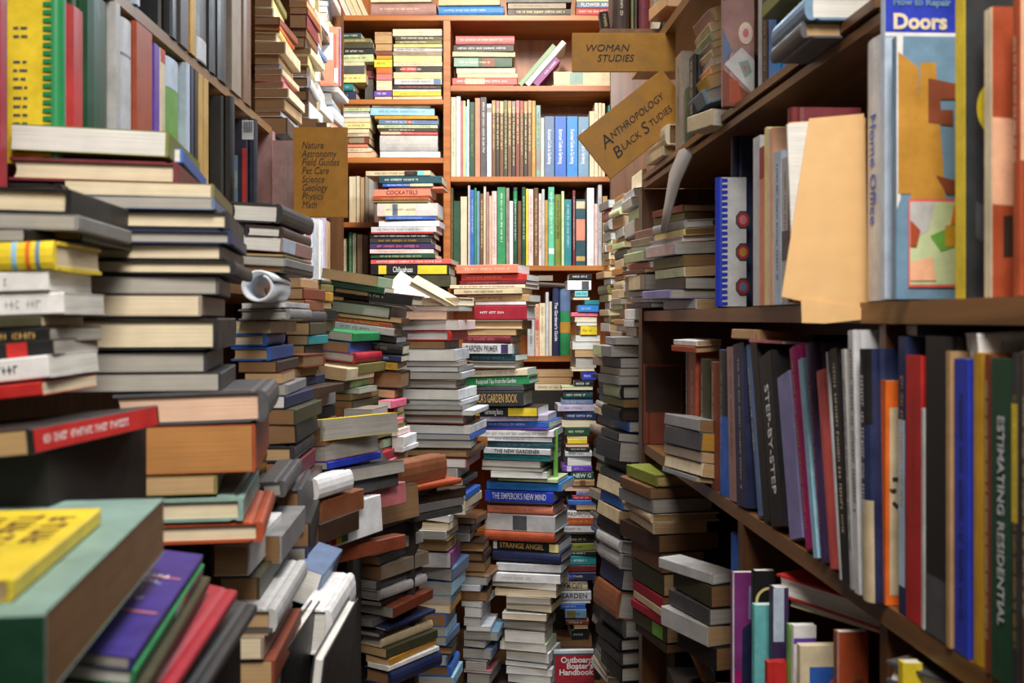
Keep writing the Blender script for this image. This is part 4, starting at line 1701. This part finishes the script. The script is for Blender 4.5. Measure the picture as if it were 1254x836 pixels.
text_obj('title_lettering', 'Doors', .0205, cover_mat('cream'), r, Matrix.Translation((h * .165, w * .1, t + .0012)) @ TF, align='LEFT', bold=.0008)
facing(1098, 1176, 44, 366, 1.0, .012, 'steel', False, 'white', 'blue and yellow picture paperback facing out beside yellow spine', (
    ([(0, 0), (.1, 0), (.06, .62), (0, .66)], 'white'),
    ([(.02, .06), (.35, .12), (.3, .6), (.02, .6)], 'ochre'),
    ([(.38, .1), (.62, .1), (.78, .62), (.22, .62)], 'ochre'),
    ([(.5, .16), (.95, .18), (.95, .24), (.7, .24), (.7, .28), (.9, .28), (.9, .34), (.5, .33)], 'rbrown'),
    ([(.62, .53), (.96, .55), (1, .6), (.8, .6)], 'rbrown'),
    ([(.18, .62), (1, .62), (1, .955), (.18, .955)], 'coral'),
    ([(.2, .63), (1, .63), (1, .945), (.2, .945)], 'pgreen'),
    ([(.2, .63), (.6, .63), (.5, .74), (.2, .78)], 'lgrey'),
    ([(.52, .76), (.9, .72), (.94, .8), (.7, .82)], 'lgreen'),
    ([(.76, .72), (.98, .72), (.98, .8), (.76, .8)], 'mustard'),
    ([(.2, .86), (.55, .84), (.62, .93), (.2, .93)], 'peach'),
    ([(.2, .7), (.36, .74), (.3, .8), (.2, .8)], 'rust'),
    ([(.9, .64), (1, .63), (1, .7), (.84, .72)], 'orange')))
r, h, w, t = facing(1182, 1216, -8, 366, .905, .019, 'yellow', False, 'white', 'yellow-spined paperback with a dark cover and round yellow badge', (
    ([(.0, .0), (1, 0), (1, 1), (.0, 1)], 'charcoal'), ([(.1, .68), (1, .84), (1, .98), (.1, .8)], 'dgrey')), W=.09)
v = []
for a in range(20):
    v.append((h * .375 + .022 * math.sin(a * PI / 10), .0235 + .014 * math.cos(a * PI / 10), t + .0014))
mesh_obj('cover_badge', v, [tuple(range(20))], cover_mat('yellow'), r)
facing(1215, 1249, 8, 364, .865, .014, 'cream', False, 'white', 'white-spined paperback with a rust cover near the frame edge', (
    ([(.0, .0), (1, 0), (1, 1), (.0, 1)], 'rust'), ([(0, .38), (.7, .4), (.8, .7), (0, .68)], 'peach'), ([(.1, .72), (.9, .7), (.8, .84), (.1, .86)], 'dbrown')), W=.09)
facing(1248, 1335, -6, 362, .83, .012, 'rust', True, 'white', 'red hardback with white side lettering last on eye-level shelf', (
    ([(.02, 0), (.08, .0), (.08, .55), (.02, .55)], 'peach'),), spine_title=None, letters=True)

# lower level of the right bookcase
r = facing(789, 836, 446, 543.5, 2.4, .02, 'rbrown', True, 'brown', 'dark reddish brown book standing flat against the wooden post', (
    ([(.04, .03), (.96, .03), (.96, .6), (.04, .6)], 'dbrown'),))
wall_row('R', '''
838 842 432 brown h tan
843 853 430 rust h tan
855 866 440 dolive h tan
868 876 444 rbrown h tan
878 889 429 blue h white b=0-.45-charcoal
''', ZH2 + .001, 'at far end of middle shelf', 'books at the far end of the right middle shelf', depth=.16)
pile('''
513 528 855 891 grey Lp brown r=-6
528.4 552 857 891 dgrey Lp ochre r=-6
552.4 566 857 890 taupe Lp tan r=-8
566.4 583 858 889 cream Lp tan r=-10
583.6 589.6 851 890 grey Lp tan r=-8
''', 1.76, 18, 'the little pile on middle shelf', 'lying books on the right middle shelf', wd=.13)
pile('''
417 424 853 884 white Lp tan r=3
424.4 432 851 883 rust Lp tan r=3
''', 1.86, 10, 'the pair lying over far spines', 'books lying over the far spines of the right middle shelf', wd=.12)
wall_row('R', '''
893 900 424 mauve p white n=4
902 914 419 navy p white n=5
926 932 421 sblue h white n=15
935 942 411 black h white n=15 nl=1
944 965 430 black p white n=15 tc=white ts=.42 | STEP-BY-STEP
967 981 456 lavender p white n=15 nl=1
983 994 423 magenta h white n=15
996 1001 440 lblue p white n=14 nl=1
1003 1011 420 dpurple h white n=13 tc=rose
1012 1027 452 coral h white n=12 nl=1
1028 1030 432 silver p white n=10 nl=1
1031 1040 426 black p white n=9
1041 1045 428 lgrey p white n=6
1046 1052 404 silver h white n=4
1053 1064 427 navy h white n=2 b=.0-.3-black,.6-1-beige
''', ZH2 + .001, 'along right middle shelf', 'books on the right middle shelf', depth=.16, zmax=ZH1 - .024)
pile('''
403 416 930 996 tan Lp tan r=-6 Y=1.5
417 421 956 1022 rose Lp white r=-3 Y=1.42
''', 1.45, 10, 'the thin pair over lavender', 'books lying over the upright ones on the right middle shelf', wd=.1)
r, h, w, t = facing(1085, 1110, 466, 741, 1.052, .016, 'orange', False, 'white', 'bright orange paperback with a grey panel beside dark upright', (
    ([(.06, .12), (1, .12), (1, .955), (.06, .955)], 'beige'), ([(.2, .16), (.4, .16), (.4, .36), (.3, .34)], 'orange')), W=.06)
text_obj('cover_lettering', 'f , 9', .022, cover_mat('charcoal'), r, Matrix.Translation((h * .5, w * .22, t + .0014)), bold=.0006)
wall_row('R', '''
1100 1108 412 navy p white b=0-.3-navy,.3-.9-pblue Y=1.03
1109 1126 436 red h white rnd=0 tc=rust
1128 1131 500 lgrey p white
1133 1157 412 black h white b=.8-1-dgrey nl=1
1158 1163 430 tan p cream nl=1
1168 1184 440 cobalt p white tc=navy
1187 1203 432 mustard h white nl=1
1204 1212 434 rbrown h white
1213 1237 440 dgreen h white ts=.42 tc=silver rnd=0 | ESTIMATING RESIDENTIAL
1239 1246 432 charcoal p white b=.15-.5-yellow
1248 1260 430 brown h white
''', ZH2 + .001, 'past the dark upright', 'books at the near end of the right middle shelf', depth=.15)
M = Matrix.Translation(at(1199, 440, .87)) @ Matrix.Rotation(math.radians(-14), 4, 'Z') @ Matrix.Rotation(math.radians(-4), 4, 'Y')
book(M, .21, .06, .021, 'white', False, 'white', letters=True, tcol='lgrey', label='white paperback lying on top of the green estimating book')
M = Matrix.Translation(at(1123, 412, 1.0)) @ Matrix.Rotation(math.radians(-12), 4, 'Z')
book(M, .09, .08, .011, 'navy', False, 'white', label='navy paperback lying over the black spines under the shelf')

# bottom level on the right
pile('''
581 596 803 847 ogreen Lh tan
596.6 611 795 857 brown Lp brown
612 628.6 799 872 grey Lp grey
629.4 640.6 796 881 beige Lh tan y=10
641.2 654 800 866 beige Lp tan y=10
655 677 806 880 dbrown Lp brown
677.6 702 810 862 brown Lp brown
703 730 812 872 dolive Lp tan
731.4 746 811 870 crimson Lp brown
746.6 756.6 812 867 beige Lp tan
757.4 768 814 864 crimson Lp brown
768.6 788 816 877 dolive Lp tan b=.6-.9-lgreen
789 800 815 870 dbrown Lp brown
''', 2.2, 16, 'the pile below the post', 'lying books on the low right shelf beside the post', wd=.17, jit=3)
plinth(826, 866, 2.24, 2.36, Zy(800, 2.2))
pile('''
702 716 872 899 lgrey Lp white y=30
717 744 870 899 dolive Lp brown
744.6 766 868 900 dgrey Lp grey
766.6 792 866 899 lgrey Lp tan y=24
793 822 876 902 black Lp brown
''', 1.85, 18, 'the short pile by purple book', 'the short pile left of the purple book', wd=.15, jit=2)
plinth(876, 900, 1.9, 2.0, Zy(822, 1.85))
M = Matrix.Translation(at(880, 880, 2.02)) @ Matrix.Rotation(math.radians(-22), 4, 'Y')
book(M @ stand('F', .15, .12, .02), .15, .12, .02, 'leather', True, 'brown', label='brown leather hardback leaning below the dark lying pile')
M = Matrix.Translation(at(905, 893, 1.9)) @ Matrix.Rotation(math.radians(-24), 4, 'Y')
book(M @ stand('F', .135, .1, .022), .135, .1, .022, 'bblue', False, 'white', label='bright blue paperback leaning left of the purple book')
plinth(830, 900, 2.06, 2.2, EYE - .72)
z3 = ZH3 + .001
yb = lambda Y: HOR + (EYE - z3) / Y * F
facing(899, 930, 655, yb(1.68), 1.68, .03, 'blue', True, 'cream', 'blue hardback with torn top standing behind the purple one')
facing(897, 924, 701, yb(1.55), 1.55, .012, 'purple', False, 'white', 'tall purple paperback with white edge on the low right shelf', (
    ([(.0, 0), (.08, 0), (.08, 1), (0, 1)], 'silver'), ([(.45, .36), (1, .3), (1, 1), (.4, 1)], 'navy'), ([(.75, .08), (1, .1), (1, .3), (.72, .3)], 'lavender'),
    ([(.1, .62), (.42, .63), (.38, 1), (.1, 1)], 'magenta')))
r, h, w, t = facing(923, 950, 699, yb(1.48), 1.48, .014, 'black', False, 'white', 'black paperback with a yellow ring behind the turquoise book')
v, f = [], []
for i in range(17):
    a = PI * .5 + PI * i / 16
    for rad in (.021, .017):
        v.append((h * .17 - rad * math.sin(a) * -1.0 * .95, w * .75 + rad * math.cos(a), t + .0008))
for i in range(16):
    f.append((2 * i, 2 * i + 1, 2 * i + 3, 2 * i + 2))
mesh_obj('cover_ring', v, f, cover_mat('pyellow'), r)
facing(924, 950, 741, yb(1.42), 1.42, .014, 'turq', False, 'white', 'turquoise paperback facing out on the low right shelf')
facing(947, 966, 720, yb(1.38), 1.38, .02, 'dpurple', False, 'white', 'narrow purple paperback with pale blue top beside turquoise book', (
    ([(0, 0), (.7, 0), (.7, .28), (0, .28)], 'pblue'),))
facing(940, 966, 811, yb(1.34), 1.34, .014, 'red', True, 'white', 'red hardback standing low in front of the turquoise book')
facing(966, 974, 765, yb(1.33), 1.33, .01, 'lgreen', False, 'white', 'thin green paperback between red and white books low right')
facing(972, 1000, 766, yb(1.31), 1.31, .012, 'white', False, 'white', 'white paperback with violet band on the low right shelf', (
    ([(0, .07), (1, .07), (1, .1), (0, .1)], 'violet'),))
facing(980, 1026, 791, yb(1.265), 1.265, .014, 'cream', False, 'cream', 'cream paperback with a blue picture on the low right shelf', (
    ([(.25, .12), (1, .12), (1, .8), (.25, .8)], 'blue'), ([(.8, .2), (1, .17), (1, .5), (.8, .45)], 'coral')))
r, h, w, t = facing(1025, 1064, 774, yb(1.17), 1.17, .012, 'leather', False, 'white', 'orange brown paperback facing out against the dark upright', (
    ([(0, 0), (1, 0), (1, 1), (0, 1)], 'rust'), ([(0, 0), (.06, 0), (.06, 1), (0, 1)], 'mauve')))
text_obj('cover_lettering', 'S', .032, cover_mat('brown'), r, Matrix.Translation((h * .25, w * .66, t + .0014)) @ TF)
M = Matrix.Translation(at(950, 728, 1.4)) @ Matrix.Rotation(math.radians(-58), 4, 'Z') @ Matrix.Rotation(math.radians(2), 4, 'Y')
book(M @ lay('B', .18, .1), .18, .1, .028, 'red', True, 'white', label='red hardback lying across the tops of the low right books')
M = Matrix.Translation(at(968, 742, 1.385)) @ Matrix.Rotation(math.radians(-58), 4, 'Z')
book(M @ lay('B', .17, .1), .17, .1, .008, 'yellow', False, 'white', label='yellow paperback lying beneath the red hardback low right')
M = Matrix.Translation(at(1085, 834, 1.0)) @ Matrix.Rotation(math.radians(-60), 4, 'Z')
book(M @ lay('B', .2, .1), .2, .1, .02, 'dgrey', True, 'white', label='dark grey hardback with pale pages lying at the bottom frame edge')
facing(1106, 1130, 812, yb(.97), .97, .012, 'yellow', False, 'white', 'yellow paperback glimpsed at the bottom of the near low shelf')

# top of the right bookcase and the level above eye height
r, h, w, t = facing(885, 924, -60, 130, 1.62, .014, 'mauve', True, 'white', 'floral hardback with painted plates facing out above eye level', (
    ([(0, .0), (1, 0), (1, .3), (0, .32)], 'dpurple'), ([(0, .32), (1, .3), (1, .66), (.3, .64), (0, .5)], 'mauve'),
    ([(0, .5), (.3, .64), (.0, .74)], 'sblue'), ([(.05, .73), (.6, .62), (1, .7), (1, .93)], 'silver'), ([(0, .76), (.6, .88), (1, .94), (1, 1), (0, 1)], 'rbrown'),
    ([(.2, .82), (.5, .84), (.6, .97), (.2, .98)], 'rust'), ([(.5, .72), (.8, .7), (.92, .78), (.7, .82)], 'gteal'), ([(.62, .74), (.76, .74), (.72, .79)], 'rose')))
for rx, ry, col, dz in ((.011, .017, 'cream', .0012), (.0085, .013, 'ppink', .0015), (.0045, .007, 'rose', .0018)):
    v = [(h * .53 + ry * math.sin(a * PI / 10), w * .72 + rx * math.cos(a * PI / 10), t + dz + .001) for a in range(20)]
    mesh_obj('cover_plate', v, [tuple(range(20))], cover_mat(col), r)
wall_row('R', '''
926 932 -20 lgrey h white nl=1 Y=1.55
933 939 -20 black h white
941 949 -30 bblue h white nl=1
''', ZH0 + .001, 'right of the floral hardback', 'books beside the floral hardback', depth=.15)
pile('''
-8 24 985 1120 steel Lh white y=2 Y=1.16 w=.13
24.6 46 980 1075 dgrey Lh tan y=2 Y=1.17 w=.12
-30 -10 965 1030 ogreen Lp tan y=2 Y=1.3 w=.12
''', 1.2, 2, 'the blue pile above eye level', 'large books lying above eye level on the right', wd=.24)
plinth_z = None
pile('''
9 27 874.0 892 mauve Lp tan r=20
27.6 39 871.0 892 beige Lp tan r=20
39.6 50 872.0 892 sage Lp tan r=20
50.6 60 872.0 892 taupe Lp tan r=20
60.6 70 873.0 892 beige Lp tan r=20
70.6 80 874.0 892 lgrey Lp cream r=20
80.6 90 871.0 892 peach Lp tan r=20
91 108 869.0 892 mustard Lp tan r=18
109 128 865.0 892 steel Lh grey r=18
''', 1.84, 3, 'the slanting pile by floral hardback', 'slanting books beside the floral hardback', wd=.12)
wall_row('R', '''
827 835 62 taupe p white
836 843 104 dgreen h white
844 848 66 black h white
''', ZH0 + .001, 'behind the woman studies sign', 'books behind the top sign', depth=.15)
pile('''
121 149.6 838 874 beige Lp brown y=6 Y=2.2
150.4 177 814 880 cream Lh brown y=6 Y=2.12 rnd=1
177.6 190 812 874 beige Lp tan y=6 Y=2.14
''', 2.15, 12, 'the brown trio beside the sign', 'books lying beside the tilted sign', wd=.14, jit=1)
pile('''
132 153 872 896 beige Lp white y=20
''', 1.7, 20, 'the lone pale block underneath floral', 'pale block under the floral hardback', wd=.08)
Z9 = ZH9 + .001
shelf_row('''
738 749 14 black Fh cream n=-8
751 772 -50 dbrown Fh cream
773 776 -50 olive Fp cream nl=1
777 780 -50 dolive Fp cream nl=1
782 797 -50 maroon Fh cream nl=1
798 806 -20 beige Bp cream n=14 h=.1
810 828 -50 dgreen Fh cream nl=1
829 837 -50 blue Fp cream nl=1
''', 2.35, at(0, 40.5, 2.35).z, 'over the woman studies sign', 'books standing above the top sign', depth=.12)
pile('''
8 40 833 850 red Lh tan y=10
-10 7 816 846 tan Lp tan y=10
''', 2.2, 10, 'the red pair over the sign', 'books above the shelf end', wd=.12)
ext = bevel_box('shelf_board', Xp(734, 2.33), Xp(842, 2.33), 2.31, 2.5, at(0, 44, 2.35).z - .012, at(0, 40.5, 2.35).z - .0005, W_DARKH, rb)
ext.data.transform(Matrix.Translation((-.5, -1.6, 0)))

# floppy magazine hanging over the edge of the upper shelf
fm = empty('magazine', Matrix.Translation(at(840, 196, 2.0)))
tag(fm, 'limp pale magazine drooping over the shelf edge beside the post', 'magazine')
inner = [(874, 150), (862, 166), (846, 196), (834, 222), (825, 252), (817, 286)]
outer = [(852, 160), (833, 186), (822, 212), (818, 238), (814, 262), (811, 284)]
v, f = [], []
oo = at(840, 196, 2.0)
for k, (p, q) in enumerate(zip(outer, inner)):
    a, b_ = at(*p, 2.02 + .008 * k) - oo, at(*q, 1.9 + .02 * k) - oo
    v += [a, (a + b_) / 2 + Vector((-.004, -.004, .003)), b_]
for k in range(len(inner) - 1):
    for q in (0, 1):
        f.append((3 * k + q, 3 * k + q + 1, 3 * k + 4 + q, 3 * k + 3 + q))
o = mesh_obj('pages', v, f, plain('magazine_paper', (158, 152, 150), .5), fm, True)
so = o.modifiers.new('thickness', 'SOLIDIFY'); so.thickness = .004

# ------------------------------------------------------------------ the far right bookcase, packed with lying books
fb = empty('bookcase', Matrix.Translation((.45, 2.9, 0)))
tag(fb, 'brown bookcase packed with lying books beyond the post', 'bookcase')
for z in (Zy(225, 2.7) + .02, Zy(328, 2.75), Zy(430, 2.7), Zy(620, 2.7)):
    right_board('shelf_board', z - .02, z - .003, 2.62, 3.36, .17, .33, W_DARKH, fb, (.45, 2.9))
right_board('side_panel', 0, 2.2, 3.37, 3.39, .06, .33, W_DARK, fb, (.45, 2.9))
right_board('back_panel', 0, 2.2, 2.6, 3.37, .332, .34, W_DARK, fb, (.45, 2.9))
pile('''
206 229 786.0 792 cream Lp tan y=3
229.6 240 777.0 790 lgrey Lp grey r=8 y=3
240.4 252 774.0 790 silver Lp grey r=8 y=3
252.6 267 782.0 790 pgreen Lp tan y=3
268 286.6 777.0 792 lgrey Lp tan r=2 y=3
287 300 786.0 792 dbrown Lp brown y=3
301 325 780.0 792 tan Lp tan y=3
326 343 779.0 792 silver Lp charcoal y=3
343.6 355 775.0 792 white Lp grey y=3
355.6 368.6 780.0 792 lgrey Lp brown y=3
369 377 777.0 792 kraft Lp tan y=3
377.6 391 777.0 792 white Lp grey y=3
391.6 400 776.0 792 lgrey Lp tan y=3
400.6 412 779.0 792 taupe Lp brown y=3
412.6 422 752 790 grey Lp grey y=3
423 437 747 790 grey Lp grey b=0-.5-pgreen
438 450.6 759 790 dgrey Lp grey
451 460 758 790 taupe Lp grey
460.4 471.4 757 790 grey Lp grey
472 488.4 759 790 black Lh grey b=0-1-pgreen
489 499 764 790 olive Lp brown
499.4 516 758 790 black Lh dbrown rnd=1
516.4 529 770 790 blue Lp grey
529.4 540 756 790 charcoal Lp grey r=-6
''', 2.6, 12, 'the column next to post', 'columns of lying books beyond the post', wd=.15, jit=3)
pile('''
541 565 757 790 charcoal Lp grey r=-5
565.6 580 768 790 black Lh white
580.4 590 760 790 dgrey Lp grey r=-5
590.4 608 758 790 cream Lp tan r=-8
608.6 624 762 790 blue Lp grey r=-8
624.6 641 756 790 beige Lp tan r=-9
641.6 660 758 790 black Lh grey r=-8
660.4 676 756 790 silver Lh grey r=-9
676.6 696 756 790 lgrey Lh grey r=-9
697 722 760 790 navy Lp grey r=-8
722.6 757 752 790 leather Lh grey r=-10 rnd=1
758 782 762 790 dgrey Lh grey b=0-1-charcoal
782.6 798 757 790 black Lh grey
798.6 816 758 790 charcoal Lh grey
816.6 836 760 790 black Lh grey
''', 2.58, 14, 'the lower column next to post', 'columns of lying books beyond the post', wd=.16, jit=2)
plinth(764, 790, 2.62, 2.74, Zy(836, 2.58))


def column(y0, y1, xl, xr, cols, pages, seed, r0=0, r1=0):
    rr = random.Random(seed)
    y, k, out = y0, 0, []
    while y < y1 - 4:
        hh = min(rr.uniform(6, 14), y1 - y)
        fr = (y - y0) / (y1 - y0)
        out.append(f"{y:.1f} {y + hh - .4:.1f} {xl + rr.uniform(-5, 5):.1f} {xr + rr.uniform(-4, 4):.1f} {cols[rr.randrange(len(cols))]} {rr.choice(['Lp', 'Lp', 'Lh'])} {rr.choice(pages)} r={r0 + (r1 - r0) * fr + rr.uniform(-2, 2):.1f}")
        y += hh; k += 1
    return '\n'.join(out)


MIX = ['lgrey', 'silver', 'taupe', 'pgreen', 'grey', 'beige', 'tan', 'kraft', 'leather', 'olive', 'rose', 'white', 'dgrey']
DRK = ['grey', 'dgrey', 'charcoal', 'taupe', 'tan', 'steel', 'silver', 'cream', 'black', 'beige', 'sblue', 'rust']
pile(column(236, 424, 762, 782, MIX, ['tan', 'grey', 'brown'], 21, 4, -2), 2.86, 4, 'the second column from post', 'columns of lying books beyond the post', wd=.14, jit=4)
pile(column(424.5, 836, 744, 766, DRK, ['grey', 'tan', 'cream'], 22, -3, -12), 2.84, 9, 'the second lower column', 'columns of lying books beyond the post', wd=.15, jit=4)
plinth(746, 764, 2.88, 2.98, Zy(836, 2.84))
pile(column(244, 410, 744, 764, MIX, ['tan', 'grey', 'brown', 'cream'], 33, 2, 0), 3.12, 4, 'the third column from post', 'columns of lying books beyond the post', wd=.14, jit=4)
plinth(746, 764, 3.16, 3.26, Zy(410, 3.12))
# the boating handbook that faces out at the foot of the slim tower
r, h, w, t = facing(677, 728, 797, 905, 3.1, .02, 'dgrey', False, 'white', 'dark red Outboard Boater\'s Handbook facing out at the tower foot', (
    ([(.02, .0), (.98, 0), (.98, .03), (.02, .03)], 'pblue'), ([(.06, .05), (1, .05), (1, .36), (.06, .36)], 'crimson')))
for k, s in enumerate(('Outboard', "Boater's", 'Handbook')):
    text_obj('title_lettering', s, .0235, cover_mat('white'), r, Matrix.Translation((h * (.105 + .07 * k), w * .97, t + .0012)) @ TF, align='RIGHT', bold=.0006)
quads = []
plinth(676, 728, 3.08, 3.16, Zy(905, 3.1))

# ------------------------------------------------------------------ the three painted section signs
SIGN = cover_mat('sign')
INK = plain('sign_ink', (38, 24, 14), .6)


def sign(px, py, Y, w, h, ang, label, lines, tilt_y=0.):
    c = at(px, py, Y)
    r = empty('section_sign', Matrix.Translation(c) @ Matrix.Rotation(math.radians(ang), 4, 'Y') @ Matrix.Rotation(math.radians(tilt_y), 4, 'Z'))
    tag(r, label, 'sign')
    bevel_box('board', -w / 2, w / 2, 0, .006, -h / 2, h / 2, SIGN, r, .0012)
    for s, x, z, size, al, wd in lines:
        text_obj('lettering', s, size, INK, r, Matrix.Translation((x, -.0006, z)) @ Matrix.Rotation(PI / 2, 4, 'X'), align=al, width=wd, shear=.22, bold=.0)
    return r


k = 1.95 / F
sign(392.5, 211, 1.95, 66 * k, 111 * k, 0, 'mustard sign listing Nature to Math hanging by the left wall', [
    (s, -23 * k, (33 - i * 10.4) * k, 12.5 * k, 'LEFT', len(s) * 5.7 * k) for i, s in enumerate(('Nature', 'Astronomy', 'Field Guides', 'Pet Care', 'Science', 'Geology', 'Physics', 'Math'))])
bevel_box('hanger', -.01, .01, .0065, .0085, 20 * k, 62 * k, W_DARK, [o for o in C.objects if o.name.startswith('section_sign')][0], 0)
k = 2.18 / F
sign(764, 64, 2.18, 127 * k, 48 * k, 0, 'mustard sign lettered Woman Studies projecting from the right bookcase', [
    ('WOMAN', -48 * k, 5 * k, 12 * k, 'LEFT', 41 * k), ('STUDIES', -33 * k, -7.5 * k, 12 * k, 'LEFT', 52 * k)])
sign(779, 152, 2.16, 132 * k, 66 * k, -38.5, 'mustard sign lettered Anthropology Black Studies hanging tilted', [
    ('A', -49 * k, 6 * k, 22 * k, 'LEFT', None), ('NTHROPOLOGY', -34 * k, 7 * k, 11.5 * k, 'LEFT', 73 * k),
    ('B', -45 * k, -13 * k, 20 * k, 'LEFT', None), ('LACK', -32 * k, -12 * k, 11.5 * k, 'LEFT', 28 * k), ('S', 0 * k, -11 * k, 20 * k, 'LEFT', None), ('TUDIES', 12 * k, -11 * k, 11 * k, 'LEFT', 38 * k)])

# ------------------------------------------------------------------ light and camera
def area(name, loc, rot, size, power, col, size_y=None):
    l = bpy.data.lights.new(name, 'AREA'); l.energy = power; l.color = col
    l.size = size
    if size_y: l.shape = 'RECTANGLE'; l.size_y = size_y
    o = bpy.data.objects.new(name, l); C.objects.link(o)
    o.location = loc; o.rotation_euler = rot
    return o


def aim(o, tgt):
    d = Vector(tgt) - o.location
    o.rotation_euler = d.to_track_quat('-Z', 'Y').to_euler()


l = area('ceiling_lamp', (-.02, 2.5, 2.6), (0, 0, 0), .25, 31, (1, .88, .7)); aim(l, (-.1, 3.45, 1.5))
l = area('aisle_lamp', (.12, 1.75, 2.6), (0, 0, 0), .4, 14, (.9, .95, 1)); aim(l, (-.02, 2.6, .5))
l = area('side_fill', (.27, 2.72, 2.08), (0, 0, 0), .16, 15, (.78, .9, 1)); aim(l, (-.12, 2.85, .95))  # unseen cool light added out of frame, brightens the towers' right sides
l = area('front_fill', (.25, -1.0, 2.1), (0, 0, 0), 1.0, 6, (1, .94, .85)); aim(l, (-.2, 1.4, .9))  # unseen fill light behind the camera for the near books
l = area('front_lamp', (.08, .2, 2.2), (0, 0, 0), .5, 8.2, (1, .93, .84)); aim(l, (-.05, 1.15, 1.0)); l.data.spread = math.radians(84)
w = bpy.data.worlds.new('shop'); bpy.context.scene.world = w
w.use_nodes = True
w.node_tree.nodes['Background'].inputs[0].default_value = (.9, .93, 1, 1)
w.node_tree.nodes['Background'].inputs[1].default_value = .035

cam = bpy.data.cameras.new('camera')
cam.sensor_width = 36; cam.lens = 36 * F / 1254
cam.shift_y = (HOR - 418) / 1254
cam.clip_start = .05
cam.dof.use_dof = True; cam.dof.focus_distance = 2.9; cam.dof.aperture_fstop = 9
co = bpy.data.objects.new('camera', cam); C.objects.link(co)
co.location = (0, 0, EYE); co.rotation_euler = (PI / 2, 0, 0)
sc = bpy.context.scene
sc.camera = co
sc.view_settings.view_transform = 'Standard'
sc.view_settings.look = 'None'
sc.view_settings.gamma = 1
sc.view_settings.use_curve_mapping = False
sc.view_settings.exposure = 0


# lettering becomes plain mesh, like everything else
bpy.context.view_layer.update()
dg = bpy.context.evaluated_depsgraph_get()
for o in [o for o in C.objects if o.type == 'FONT']:
    me = bpy.data.meshes.new_from_object(o.evaluated_get(dg))
    n = bpy.data.objects.new(o.name.split('.')[0], me)
    C.objects.link(n)
    n.parent = o.parent
    n.matrix_local = o.matrix_local.copy()
    bpy.data.objects.remove(o)
